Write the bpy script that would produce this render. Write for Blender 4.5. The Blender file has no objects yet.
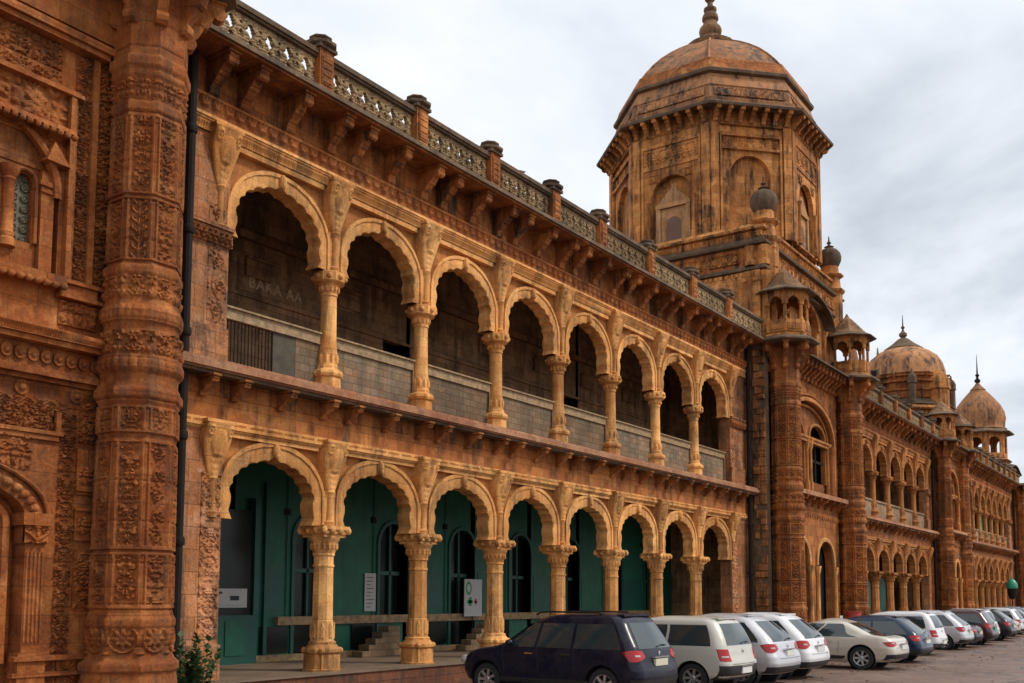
import bpy, bmesh, math, random
import numpy as np
from math import sin, cos, pi, radians, sqrt
random.seed(7); RS = np.random.RandomState(5)
S = bpy.context.scene; C = S.collection

# ------------------------------------------------------------------ camera
pitch, yaw, roll = .087, .962, .004
fw = np.array([sin(yaw)*cos(pitch), cos(yaw)*cos(pitch), sin(pitch)])
r0 = np.array([cos(yaw), -sin(yaw), 0]); u0 = np.cross(r0, fw)
rr = r0*cos(roll)+u0*sin(roll); uu = -r0*sin(roll)+u0*cos(roll)
cd = bpy.data.cameras.new('camera'); cam = bpy.data.objects.new('camera', cd); C.objects.link(cam)
from mathutils import Matrix, Vector
M = Matrix(((rr[0], uu[0], -fw[0], 0), (rr[1], uu[1], -fw[1], -15.175), (rr[2], uu[2], -fw[2], 1.97), (0, 0, 0, 1)))
cam.matrix_world = M
cd.sensor_width = 36; cd.lens = 1019.1/1024*36; cd.shift_y = (508.5-341.5)/1024; cd.clip_end = 3000
S.camera = cam
# ------------------------------------------------------------------ world
W = bpy.data.worlds.new('World'); S.world = W; W.use_nodes = True
nt = W.node_tree; nt.nodes.clear()
def N(t, k, **kw):
    n = t.nodes.new(k)
    for a, b in kw.items(): setattr(n, a, b)
    return n
SUN_EL, SUN_AZ = radians(48), radians(150)   # azimuth from +Y clockwise to +X
sky = N(nt, 'ShaderNodeTexSky', sky_type='NISHITA', sun_disc=False, sun_elevation=SUN_EL, sun_rotation=SUN_AZ)
bg1 = N(nt, 'ShaderNodeBackground'); bg1.inputs[1].default_value = .06
bg2 = N(nt, 'ShaderNodeBackground'); bg2.inputs[1].default_value = 1.12
tc = N(nt, 'ShaderNodeTexCoord'); sp = N(nt, 'ShaderNodeSeparateXYZ'); nt.links.new(tc.outputs['Generated'], sp.inputs[0])
ad = N(nt, 'ShaderNodeMath', operation='ADD'); nt.links.new(sp.outputs[2], ad.inputs[0]); ad.inputs[1].default_value = .22
dx = N(nt, 'ShaderNodeMath', operation='DIVIDE'); nt.links.new(sp.outputs[0], dx.inputs[0]); nt.links.new(ad.outputs[0], dx.inputs[1])
dy = N(nt, 'ShaderNodeMath', operation='DIVIDE'); nt.links.new(sp.outputs[1], dy.inputs[0]); nt.links.new(ad.outputs[0], dy.inputs[1])
cb = N(nt, 'ShaderNodeCombineXYZ'); nt.links.new(dx.outputs[0], cb.inputs[0]); nt.links.new(dy.outputs[0], cb.inputs[1])
n1 = N(nt, 'ShaderNodeTexNoise'); n1.inputs['Scale'].default_value = 1.5; n1.inputs['Detail'].default_value = 7; n1.inputs['Roughness'].default_value = .52; n1.inputs['Distortion'].default_value = .35
nt.links.new(cb.outputs[0], n1.inputs['Vector'])
# clouds get darker to the right (+X)
mr = N(nt, 'ShaderNodeMath', operation='MULTIPLY_ADD'); nt.links.new(sp.outputs[0], mr.inputs[0]); mr.inputs[1].default_value = -.62; mr.inputs[2].default_value = .555
av = N(nt, 'ShaderNodeMath', operation='ADD'); nt.links.new(n1.outputs[0], av.inputs[0]); nt.links.new(mr.outputs[0], av.inputs[1])
rp = N(nt, 'ShaderNodeValToRGB'); nt.links.new(av.outputs[0], rp.inputs[0])
e = rp.color_ramp.elements; e[0].position = .28; e[0].color = (.40, .45, .51, 1); e[1].position = .64; e[1].color = (.93, .94, .98, 1)
x = e.new(.40); x.color = (.58, .63, .70, 1); x = e.new(.52); x.color = (.78, .82, .88, 1)
nt.links.new(rp.outputs[0], bg2.inputs[0]); nt.links.new(sky.outputs[0], bg1.inputs[0])
mx = N(nt, 'ShaderNodeMixShader'); mx.inputs[0].default_value = .93
wo = N(nt, 'ShaderNodeOutputWorld'); nt.links.new(bg1.outputs[0], mx.inputs[1]); nt.links.new(bg2.outputs[0], mx.inputs[2]); nt.links.new(mx.outputs[0], wo.inputs[0])
# ------------------------------------------------------------------ sun
sd = bpy.data.lights.new('sun', 'SUN'); sd.energy = 2.3; sd.angle = radians(11); sd.color = (1, .93, .82)
so = bpy.data.objects.new('sun', sd); C.objects.link(so)
sdir = Vector((sin(SUN_AZ)*cos(SUN_EL), cos(SUN_AZ)*cos(SUN_EL), sin(SUN_EL)))
so.rotation_euler = sdir.to_track_quat('Z', 'Y').to_euler()
S.view_settings.view_transform = 'Standard'; S.view_settings.look = 'None'; S.view_settings.exposure = 0.1; S.view_settings.gamma = 1
S.view_settings.use_curve_mapping = False

# ------------------------------------------------------------------ materials
def mat(name):
    m = bpy.data.materials.new(name); m.use_nodes = True; t = m.node_tree
    return m, t, t.nodes['Principled BSDF']
def rgba(c): return (c[0], c[1], c[2], 1)
def mixc(t, f, a, b, mode='MIX'):
    n = N(t, 'ShaderNodeMix', data_type='RGBA', blend_type=mode)
    for s, v in ((n.inputs[0], f), (n.inputs[6], a), (n.inputs[7], b)):
        if isinstance(v, (int, float)): s.default_value = v
        elif isinstance(v, tuple): s.default_value = rgba(v)
        else: t.links.new(v, s)
    return n.outputs[2]
def noise(t, vec, scale, detail=4, rough=.55, dist=0):
    n = N(t, 'ShaderNodeTexNoise'); n.inputs['Scale'].default_value = scale; n.inputs['Detail'].default_value = detail
    n.inputs['Roughness'].default_value = rough; n.inputs['Distortion'].default_value = dist
    t.links.new(vec, n.inputs['Vector']); return n.outputs[0]
def ramp(t, v, a, b, ca=(0, 0, 0), cb_=(1, 1, 1)):
    n = N(t, 'ShaderNodeValToRGB'); t.links.new(v, n.inputs[0])
    n.color_ramp.elements[0].position = a; n.color_ramp.elements[1].position = b
    n.color_ramp.elements[0].color = rgba(ca); n.color_ramp.elements[1].color = rgba(cb_); return n.outputs[0]
def mapping(t, vec, sc):
    n = N(t, 'ShaderNodeMapping'); n.inputs['Scale'].default_value = sc; t.links.new(vec, n.inputs['Vector']); return n.outputs[0]
def wallvec(t):
    """world position flattened to (along wall, height) whichever way the wall faces"""
    g = N(t, 'ShaderNodeNewGeometry'); sp = N(t, 'ShaderNodeSeparateXYZ'); t.links.new(g.outputs['Position'], sp.inputs[0])
    sn = N(t, 'ShaderNodeSeparateXYZ'); t.links.new(g.outputs['True Normal'], sn.inputs[0])
    ab = N(t, 'ShaderNodeMath', operation='ABSOLUTE'); t.links.new(sn.outputs[0], ab.inputs[0])
    gt = N(t, 'ShaderNodeMath', operation='GREATER_THAN'); t.links.new(ab.outputs[0], gt.inputs[0]); gt.inputs[1].default_value = .72
    mi = N(t, 'ShaderNodeMix', data_type='FLOAT'); t.links.new(gt.outputs[0], mi.inputs[0]); t.links.new(sp.outputs[0], mi.inputs[2]); t.links.new(sp.outputs[1], mi.inputs[3])
    cb = N(t, 'ShaderNodeCombineXYZ'); t.links.new(mi.outputs[0], cb.inputs[0]); t.links.new(sp.outputs[2], cb.inputs[1])
    return g.outputs['Position'], cb.outputs[0]
def N_col(t, vec, scale):
    n = N(t, 'ShaderNodeTexNoise'); n.inputs['Scale'].default_value = scale; n.inputs['Detail'].default_value = 3; t.links.new(vec, n.inputs['Vector']); return n.outputs['Color']
def stone(name, c1, c2, c3, stain=(.05, .035, .025), stain_amt=.5, brick=(.9, .42), joint=.7, carve=0, carve_scale=7, rough=.85, bump=.35, blotch=(.5, .35, .2), blotch_amt=.25):
    m, t, b = mat(name); pos, wv = wallvec(t)
    col = mixc(t, ramp(t, noise(t, pos, .55, 5, .6), .38, .62), c1, c2)
    col = mixc(t, ramp(t, noise(t, pos, 2.3, 6, .65, .5), .46, .72), col, c3)
    bk = N(t, 'ShaderNodeTexBrick'); t.links.new(wv, bk.inputs['Vector']); bk.inputs['Scale'].default_value = 1
    bk.inputs['Brick Width'].default_value = brick[0]; bk.inputs['Row Height'].default_value = brick[1]; bk.inputs['Mortar Size'].default_value = .008
    bk.inputs['Mortar Smooth'].default_value = .3
    bk.inputs['Color1'].default_value = (.70, .66, .62, 1); bk.inputs['Color2'].default_value = (1.18, 1.12, 1.1, 1); bk.inputs['Mortar'].default_value = (.42, .36, .32, 1)
    col = mixc(t, joint, col, mixc(t, 1.0, col, bk.outputs['Color'], 'MULTIPLY'))
    oi = N(t, 'ShaderNodeObjectInfo'); col = mixc(t, 1.0, col, ramp(t, oi.outputs['Random'], 0, 1, (.72, .67, .62), (1.16, 1.16, 1.18)), 'MULTIPLY')
    # pale lichen / lime blotches
    col = mixc(t, mixc(t, blotch_amt, (0, 0, 0), ramp(t, noise(t, pos, 5.5, 6, .7, .3), .60, .74)), col, blotch)
    # dark rain streaks: stretched down the wall
    st = ramp(t, noise(t, mapping(t, pos, (3.2, 3.2, .42)), 1.0, 8, .72), .44, .60)
    st2 = ramp(t, noise(t, pos, .9, 6, .75), .38, .54)
    stv = mixc(t, 1.0, st, st2, 'MULTIPLY')
    col = mixc(t, mixc(t, stain_amt, (0, 0, 0), stv), col, stain)
    fine = noise(t, pos, 30, 5, .78)
    col = mixc(t, .65, col, mixc(t, 1.0, col, ramp(t, fine, .28, .72, (.42, .42, .42), (1.45, 1.45, 1.45)), 'MULTIPLY'))
    t.links.new(col, b.inputs['Base Color']); b.inputs['Roughness'].default_value = rough; b.inputs['Specular IOR Level'].default_value = .25
    # bump
    bm = N(t, 'ShaderNodeBump'); bm.inputs['Strength'].default_value = min(1, bump*1.8); bm.inputs['Distance'].default_value = .035
    t.links.new(noise(t, pos, 13, 8, .78), bm.inputs['Height'])
    bj = N(t, 'ShaderNodeBump', invert=True); bj.inputs['Strength'].default_value = joint*.7; bj.inputs['Distance'].default_value = .015
    t.links.new(bk.outputs['Fac'], bj.inputs['Height']); t.links.new(bm.outputs[0], bj.inputs['Normal'])
    last = bj.outputs[0]
    if carve:
        vo = N(t, 'ShaderNodeTexVoronoi', feature='SMOOTH_F1'); vo.inputs['Scale'].default_value = carve_scale
        t.links.new(mixc(t, .12, pos, N_col(t, pos, 3.0)), vo.inputs['Vector'])
        ml = N(t, 'ShaderNodeMath', operation='MULTIPLY_ADD'); t.links.new(noise(t, pos, carve_scale*1.7, 5, .7, .8), ml.inputs[0]); ml.inputs[1].default_value = .9; t.links.new(vo.outputs['Distance'], ml.inputs[2])
        bc = N(t, 'ShaderNodeBump'); bc.inputs['Strength'].default_value = carve; bc.inputs['Distance'].default_value = .06
        t.links.new(ml.outputs[0], bc.inputs['Height']); t.links.new(last, bc.inputs['Normal']); last = bc.outputs[0]
    t.links.new(last, b.inputs['Normal'])
    return m
def plaster(m, dirt):
    t = m.node_tree; b = t.nodes['Principled BSDF']; g = N(t, 'ShaderNodeNewGeometry'); pos = g.outputs['Position']
    src = b.inputs['Base Color'].links[0].from_socket
    c = mixc(t, mixc(t, .8, (0, 0, 0), ramp(t, noise(t, pos, 3.2, 8, .75, .4), .60, .68)), src, dirt)
    c = mixc(t, mixc(t, .7, (0, 0, 0), ramp(t, noise(t, mapping(t, pos, (5, 5, .5)), 1, 7, .7), .52, .68)), c, (.004, .03, .02))
    t.links.new(c, b.inputs['Base Color'])
def plain(name, c, rough=.6, metal=0, spec=.5, var=0, vs=3, bump=0, coat=0):
    m, t, b = mat(name); b.inputs['Roughness'].default_value = rough; b.inputs['Metallic'].default_value = metal; b.inputs['Specular IOR Level'].default_value = spec
    b.inputs['Base Color'].default_value = rgba(c); b.inputs['Coat Weight'].default_value = coat; b.inputs['Coat Roughness'].default_value = .06
    g = N(t, 'ShaderNodeNewGeometry')
    if var:
        f = ramp(t, noise(t, g.outputs['Position'], vs, 6, .65), .35, .7)
        t.links.new(mixc(t, f, c, tuple(v*(1-var) for v in c)), b.inputs['Base Color'])
    if bump:
        bm = N(t, 'ShaderNodeBump'); bm.inputs['Strength'].default_value = bump; bm.inputs['Distance'].default_value = .01
        t.links.new(noise(t, g.outputs['Position'], 25, 5), bm.inputs['Height']); t.links.new(bm.outputs[0], b.inputs['Normal'])
    return m
RED = ((.28, .086, .021), (.43, .148, .037), (.54, .235, .07))
MT = {}
MT['red'] = stone('red_sandstone', *RED, stain_amt=.7, carve=.14, carve_scale=10)
MT['streaked'] = stone('dark_streaked_sandstone', *RED, stain=(.03, .022, .016), stain_amt=.95, carve=.2, carve_scale=8)  # red sandstone colours with heavier, darker noise streaks
MT['pier'] = stone('patchy_pier_stone', (.36, .14, .05), (.50, .22, .09), (.52, .28, .16), stain_amt=.8, carve=.3, carve_scale=12, brick=(.45, .4), joint=.8, blotch=(.62, .42, .30), blotch_amt=.7)
MT['deep'] = stone('deep_red_sandstone', (.27, .075, .018), (.42, .135, .034), (.56, .23, .07), stain_amt=.6, joint=.6, carve=.3, carve_scale=14)
MT['redcarve'] = stone('carved_red_sandstone', *RED, stain_amt=.6, carve=.8, carve_scale=8)
MT['cream'] = stone('honey_sandstone', (.74, .35, .105), (.84, .46, .165), (.56, .23, .06), stain_amt=.6, joint=.45, brick=(.6, .5), bump=.3, blotch=(.82, .62, .36), blotch_amt=.2)
MT['tower'] = stone('tower_sandstone', (.40, .155, .04), (.62, .275, .08), (.66, .34, .12), stain=(.035, .024, .018), stain_amt=.95, brick=(.8, .34), joint=.75, carve=.22, carve_scale=5)
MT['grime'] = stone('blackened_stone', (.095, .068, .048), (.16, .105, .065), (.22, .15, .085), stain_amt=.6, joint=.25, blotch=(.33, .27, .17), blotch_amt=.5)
MT['balu'] = stone('mossy_grey_stone', (.34, .235, .12), (.44, .30, .16), (.24, .18, .10), stain_amt=.7, joint=0, blotch=(.52, .45, .30), blotch_amt=.5)
MT['pink'] = stone('pinkish_ledge_stone', (.40, .18, .095), (.46, .25, .14), (.32, .12, .06), stain_amt=.5, brick=(1.2, 3), joint=.4)
MT['dome'] = stone('dome_stone', (.40, .175, .07), (.48, .235, .10), (.28, .165, .095), stain=(.05, .042, .038), stain_amt=.95, brick=(1.1, .5), joint=.4)
MT['slate'] = stone('grey_infill_stone', (.17, .14, .10), (.25, .19, .12), (.30, .17, .085), stain_amt=.4, brick=(.28, .16), joint=.8, blotch=(.24, .23, .2), blotch_amt=.3)
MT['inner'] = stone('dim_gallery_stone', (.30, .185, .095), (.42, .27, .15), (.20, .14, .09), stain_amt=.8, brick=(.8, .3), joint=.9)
MT['pale'] = stone('pale_parapet_stone', (.30, .21, .13), (.38, .29, .18), (.30, .18, .10), stain_amt=.5, joint=.4)
MT['cream2'] = stone('dull_ochre_sandstone', (.44, .175, .048), (.56, .245, .075), (.36, .13, .034), stain_amt=.5, joint=.4, brick=(.6, .5))
MT['plinth'] = stone('dark_plinth_stone', (.17, .065, .035), (.24, .10, .055), (.13, .06, .04), stain_amt=.8, brick=(.7, .22), joint=.8)
MT['roofgrey'] = stone('grey_stepped_roof_stone', (.22, .13, .07), (.33, .19, .10), (.38, .22, .12), stain_amt=.7, joint=.3)
MT['buff'] = stone('pale_buff_stone', (.56, .31, .14), (.66, .40, .20), (.46, .23, .09), stain_amt=.7, joint=.3)
MT['rubble'] = stone('rubble_side_stone', (.28, .11, .036), (.40, .18, .065), (.42, .22, .10), stain=(.02, .017, .014), stain_amt=.97, brick=(.42, .3), joint=1.0, bump=.8, blotch=(.6, .4, .22), blotch_amt=.3)
MT['green'] = plain('teal_painted_wall', (.002, .105, .060), .55, var=.35, vs=2, bump=.2)
plaster(MT['green'], (.05, .13, .09))
MT['greend'] = plain('dark_teal_paint', (.004, .075, .055), .5, var=.3)
MT['bgreen'] = plain('bright_green_shutter', (.02, .30, .10), .5, var=.3, vs=8)
MT['dark'] = plain('dark_interior', (.016, .012, .010), .8)  # near-black colour standing in for the shade of unlit rooms
MT['iron'] = plain('blackened_iron', (.016, .012, .010), .8, 0, spec=.2, var=.3)
MT['rail'] = plain('weathered_cream_rail', (.36, .235, .115), .7, var=.65, vs=7)
MT['paper'] = plain('sun_faded_paper', (.42, .42, .42), .8, var=.1, vs=12)
MT['ink'] = plain('dark_ink', (.03, .03, .04), .8)
MT['letter'] = plain('faded_letter_paint', (.56, .41, .27), .9, var=.55, vs=14)
MT['glassd'] = plain('dark_pane_glass', (.006, .010, .009), .18, spec=.25)
MT['board'] = plain('old_brown_board', (.075, .06, .038), .8, var=.5, vs=6)
MT['jali'] = plain('grey_green_lattice', (.15, .135, .085), .7, var=.6, vs=22)
MT['tile'] = plain('worn_floor_stone', (.20, .135, .09), .55, var=.4, vs=1.4, bump=.3)

# ------------------------------------------------------------------ mesh helpers
class MB:
    def __init__(s): s.v = []; s.f = []; s.n = 0
    def add(s, V, F):
        V = np.asarray(V, float).reshape(-1, 3); s.v.append(V); s.f += [tuple(i+s.n for i in q) for q in F]; s.n += len(V); return s
    def box(s, x0, x1, y0, y1, z0, z1):
        V = [(x, y, z) for x in (x0, x1) for y in (y0, y1) for z in (z0, z1)]
        return s.add(V, [(0, 1, 3, 2), (4, 6, 7, 5), (0, 4, 5, 1), (2, 3, 7, 6), (0, 2, 6, 4), (1, 5, 7, 3)])
    def grid(s, P, cu=False, cv=False, flip=False):
        P = np.asarray(P, float); a, b = P.shape[:2]; F = []
        for i in range(a if cu else a-1):
            i2 = (i+1) % a
            for j in range(b if cv else b-1):
                j2 = (j+1) % b
                q = (i*b+j, i2*b+j, i2*b+j2, i*b+j2); F.append(q[::-1] if flip else q)
        return s.add(P.reshape(-1, 3), F)
    def lathe(s, prof, n=16, c=(0, 0, 0), rot=0, cap=True, sx=1, sy=1):
        a = rot+np.arange(n)*2*pi/n
        P = np.array([[(c[0]+r*cos(t)*sx, c[1]+r*sin(t)*sy, c[2]+z) for t in a] for r, z in prof])
        k = s.n; s.grid(P, cv=True, flip=True)
        if cap:
            s.f.append(tuple(k+i for i in reversed(range(n)))); b = k+(len(prof)-1)*n; s.f.append(tuple(b+i for i in range(n)))
        return s
    def prism(s, poly, d0, d1, axis='y'):
        """poly: 2D points. axis y: poly=(x,z) extruded in y; axis x: poly=(y,z) extruded in x; axis z: poly=(x,y)"""
        n = len(poly)
        def pt(p, d):
            return {'y': (p[0], d, p[1]), 'x': (d, p[0], p[1]), 'z': (p[0], p[1], d)}[axis]
        V = [pt(p, d0) for p in poly]+[pt(p, d1) for p in poly]
        F = [tuple(range(n)), tuple(reversed(range(n, 2*n)))]+[(i, n+i, n+(i+1) % n, (i+1) % n) for i in range(n)]
        return s.add(V, F)
    def tube(s, pts, r, n=8):
        pts = [Vector(p) for p in pts]; rings = []
        for i, p in enumerate(pts):
            d = (pts[min(i+1, len(pts)-1)]-pts[max(i-1, 0)]).normalized()
            q = d.to_track_quat('Z', 'Y'); rad = r[i] if isinstance(r, (list, tuple)) else r
            rings.append([tuple(p+q @ Vector((rad*cos(a), rad*sin(a), 0))) for a in np.arange(n)*2*pi/n])
        k = s.n; s.grid(np.array(rings), cv=True, flip=False)
        s.f.append(tuple(k+i for i in range(n))); b = k+(len(pts)-1)*n; s.f.append(tuple(b+i for i in reversed(range(n))))
        return s
    def ball(s, c, r, n=12, m=8, sz=1):
        prof = [(max(r*sin(pi*i/m), .0005), -r*sz*cos(pi*i/m)) for i in range(m+1)]
        return s.lathe(prof, n, c)
    def mesh(s, name, material, ang=35):
        me = bpy.data.meshes.new(name); V = np.vstack(s.v)
        me.from_pydata(V.tolist(), [], s.f)
        bm = bmesh.new(); bm.from_mesh(me); bmesh.ops.recalc_face_normals(bm, faces=bm.faces) if len(s.f) < 30000 else None
        bm.to_mesh(me); bm.free()
        if material: me.materials.append(MT[material] if isinstance(material, str) else material)
        if ang:
            me.shade_smooth(); me.set_sharp_from_angle(angle=radians(ang))
        me.update(); return me
    def build(s, name, material, parent=None, loc=(0, 0, 0), rz=0, ang=35):
        return put(name, s.mesh(name, material, ang), parent, loc, rz)
def put(name, me, parent=None, loc=(0, 0, 0), rz=0, sc=None, label=None):
    o = bpy.data.objects.new(name, me); C.objects.link(o); o.location = loc; o.rotation_euler = (0, 0, rz)
    if sc: o.scale = sc
    if parent: o.parent = parent
    if label: o['label'] = label
    return o
def thing(name, label, cat, loc=(0, 0, 0), rz=0, group=None):
    o = bpy.data.objects.new(name, None); C.objects.link(o); o.location = loc; o.rotation_euler = (0, 0, rz)
    o.empty_display_size = .3
    o['label'] = label; o['category'] = cat
    if group: o['group'] = group
    return o
def tag(o, label, cat, group=None, kind=None):
    if label: o['label'] = label; o['category'] = cat
    if group: o['group'] = group
    if kind: o['kind'] = kind
    return o

# ------------------------------------------------------------------ carved ornament tiles (height 0..1), periodic in v
def stampf(U, Vv, cx, cy, a, b, th, per=True):
    dv = Vv-cy
    if per: dv = (dv+.5*PER) % PER-.5*PER
    du = U-cx; x = du*cos(th)+dv*sin(th); y = -du*sin(th)+dv*cos(th)
    d = (x/a)**2+(y/b)**2
    h = np.clip(1-d, 0, 1)**.5
    return h*(1-.35*np.exp(-(y/(b*.18))**2))      # mid-rib
PER = 1.0
def tile(kind, aspect=1.0, res=96, seed=0):
    """aspect = period height / width"""
    global PER
    PER = aspect; rs = np.random.RandomState(seed)
    nu = res; nv = int(res*aspect); U, V = np.meshgrid((np.arange(nu)+.5)/nu, (np.arange(nv)+.5)/nv*aspect, indexing='ij')
    H = np.zeros_like(U)
    def st(*a, k=1.0, mir=True):
        nonlocal H
        H = np.maximum(H, k*stampf(U, V, *a))
        if mir: H = np.maximum(H, k*stampf(U, V, 1-a[0], a[1], a[2], a[3], -a[4]))
    def ring(cx, cy, r, w, k=.9):
        nonlocal H
        dv = (V-cy+.5*PER) % PER-.5*PER; d = np.sqrt((U-cx)**2+dv**2)
        H = np.maximum(H, k*np.clip(1-((d-r)/w)**2, 0, 1)**.5)
    def spiral(cx, cy, r, turns, sgn, k=.95):
        for i in range(int(18*turns)):
            t = i/(18*turns); a = sgn*t*turns*2*pi; q = r*(1-t*.85)
            st(cx+q*cos(a), cy+q*sin(a), .045*(1.3-t*.5), .045*(1.3-t*.5), 0, k=k, mir=False)
    if kind == 'rosette':
        c = aspect/2
        for i in range(8): a = i*pi/4; st(.5+.22*cos(a), c+.22*sin(a), .16, .075, a, mir=False)
        for i in range(8): a = i*pi/4+pi/8; st(.5+.13*cos(a), c+.13*sin(a), .08, .05, a, k=.7, mir=False)
        st(.5, c, .09, .09, 0, mir=False); ring(.5, c, .42, .04)
        for a in (0, aspect):
            for uu_ in (.05, .95): st(uu_, a, .12, .1, .7, mir=False)
    elif kind == 'scroll':
        n = 2
        for i in range(n):
            c = aspect*(i+.5)/n; sg = 1 if i % 2 else -1
            spiral(.5+sg*.10, c, .24, 1.6, sg)
            for j in range(7): a = rs.rand()*6.28; st(.5+sg*.1+.34*cos(a), c+.34*sin(a), .11, .05, a+.6, k=.85, mir=False)
        for j in range(40): t = j/40*aspect; st(.5+.30*sin(2*pi*t/aspect), t, .05, .05, 0, k=.8, mir=False)
        for j in range(14): st(rs.rand(), rs.rand()*aspect, .07, .04, rs.rand()*3, k=.6, mir=False)
    elif kind == 'acanthus':
        n = max(2, int(aspect*2.4))
        for i in range(n):
            c = aspect*(i+.2)/n; h = aspect/n
            for j in range(4): st(.5-.10-.09*j, c+h*(.12+.14*j), .17, .06, pi-.9+.12*j)
            st(.5, c+h*.25, .06, h*.42, 0, mir=False); st(.5, c+h*.86, .09, .06, 0, k=.9, mir=False)
            ring(.2, c+h*.8, .07, .03); ring(.8, c+h*.8, .07, .03)
    elif kind == 'mixed':
        k = int(22*aspect)+8
        for j in range(k): st(rs.rand()*.5, rs.rand()*aspect, .05+.09*rs.rand(), .025+.035*rs.rand(), rs.rand()*3.1, k=.55+.45*rs.rand())
        m = max(1, int(aspect))
        for i in range(m):
            c = aspect*(i+.5)/m
            for q in range(6): a = q*pi/3; st(.5+.13*cos(a), c+.13*sin(a), .1, .05, a, mir=False)
            st(.5, c, .06, .06, 0, mir=False); spiral(.2, c+.3, .11, 1.2, 1); spiral(.8, c+.3, .11, 1.2, -1)
    elif kind == 'bead':
        ring(.5, aspect/2, .30, .1); st(.5, aspect/2, .2, .2, 0, mir=False)
    elif kind == 'flute':
        H = np.abs(np.sin(U*pi*5))**.6
    elif kind == 'dentil':
        H = (((V/aspect*2) % 1) > .45)*1.0*(U > .25)+.9*(U > .8)
    elif kind == 'scallop':
        d = np.sqrt(((U-.95)/.75)**2+((V/aspect-.5)/.46)**2); H = np.clip(1.15-d**3, 0, 1)**.5*(.75+.25*np.cos(d*9)); H = np.maximum(H, (U > .93)*.9)
    return H.clip(0, 1)
T = {'rosette': tile('rosette', 1), 'scroll': tile('scroll', 2.2, seed=1), 'acanthus': tile('acanthus', 2.0, seed=2), 'mixed': tile('mixed', 2.6, seed=3),
     'mixedb': tile('mixed', 3.4, seed=11), 'bead': tile('bead', 1.0, 48), 'flute': tile('flute', 1.0, 96), 'dentil': tile('dentil', .8, 40), 'scallop': tile('scallop', 1.0, 48), 'mixedc': tile('mixed', 1.4, seed=23)}
def samp(k, u, v):
    """u 0..1 across, v in units of width along; bilinear"""
    A = T[k]; nu, nv = A.shape
    x = np.clip(np.asarray(u)*nu-.5, 0, nu-1.001); y = (np.asarray(v)*nu-.5) % nv
    i = x.astype(int); j = y.astype(int); fx = x-i; fy = y-j; j2 = (j+1) % nv; i2 = np.minimum(i+1, nu-1)
    return (A[i, j]*(1-fx)+A[i2, j]*fx)*(1-fy)+(A[i, j2]*(1-fx)+A[i2, j2]*fx)*fy
def relief(w, h, k, amp=.03, res=.014, vert=True, thick=.04, edge=.0, rep=None):
    """carved slab, local: x 0..w, z 0..h, front towards -y. vert: pattern runs along z, else along x. returns MB"""
    amp *= 1.4; nx = max(3, int(w/res)); nz = max(3, int(h/res)); X, Z = np.meshgrid(np.linspace(0, w, nx), np.linspace(0, h, nz), indexing='ij')
    if vert: H = samp(k, X/w, Z/w)
    else: H = samp(k, Z/h, X/h)
    Y = -amp*H-.004
    if edge:
        b = (X < edge) | (X > w-edge) | (Z < edge) | (Z > h-edge); Y[b] = -amp*1.15
    P = np.stack([X, Y, Z], -1)
    R = np.zeros((nx+2, nz+2, 3)); R[1:-1, 1:-1] = P; R[0, 1:-1] = P[0]; R[-1, 1:-1] = P[-1]; R[:, 0] = R[:, 1]; R[:, -1] = R[:, -2]
    for sl in ((0, slice(None)), (-1, slice(None)), (slice(None), 0), (slice(None), -1)): R[sl][..., 1] = thick
    return MB().grid(R)
def bend(mb, fn):
    mb.v = [np.array([fn(p) for p in V]) for V in mb.v]; return mb

# ------------------------------------------------------------------ ground
def noise_ground():
    m, t, b = mat('wet_brown_asphalt'); g = N(t, 'ShaderNodeNewGeometry'); pos = g.outputs['Position']
    c = mixc(t, ramp(t, noise(t, pos, .35, 6, .65), .38, .62), (.115, .070, .050), (.17, .105, .078))
    c = mixc(t, ramp(t, noise(t, pos, 2.2, 7, .7, .6), .5, .68), c, (.21, .135, .10))
    c = mixc(t, ramp(t, noise(t, mapping(t, pos, (.35, 1.6, 1)), .7, 6, .7), .56, .66), c, (.05, .036, .03))
    c = mixc(t, .6, c, mixc(t, 1.0, c, ramp(t, noise(t, pos, 60, 3, .8), .3, .7, (.6, .6, .6), (1.35, 1.35, 1.35)), 'MULTIPLY'))
    c = mixc(t, ramp(t, noise(t, pos, 1.1, 3, .5, 1.2), .68, .72), c, (.028, .022, .020))
    vo = N(t, 'ShaderNodeTexVoronoi', feature='DISTANCE_TO_EDGE'); vo.inputs['Scale'].default_value = .55; t.links.new(mixc(t, .25, pos, N_col(t, pos, 1.5)), vo.inputs['Vector'])
    c = mixc(t, ramp(t, vo.outputs['Distance'], .004, .012, (.8, .8, .8), (0, 0, 0)), c, (.03, .022, .018))
    t.links.new(c, b.inputs['Base Color'])
    t.links.new(ramp(t, noise(t, pos, .5, 5, .6), .4, .65, (.35, .35, .35), (.8, .8, .8)), b.inputs['Roughness'])
    bm = N(t, 'ShaderNodeBump'); bm.inputs['Strength'].default_value = .5; bm.inputs['Distance'].default_value = .02
    t.links.new(noise(t, pos, 9, 8, .75), bm.inputs['Height']); t.links.new(bm.outputs[0], b.inputs['Normal'])
    return m
MT['ground'] = noise_ground()
g = MB().add([(-900, -900, 0), (1200, -900, 0), (1200, 900, 0), (-900, 900, 0)], [(0, 1, 2, 3)]).build('ground', 'ground', ang=0); g['kind'] = 'structure'

# ================================================================== templates (meshes shared by copies)
ME = {}
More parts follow.
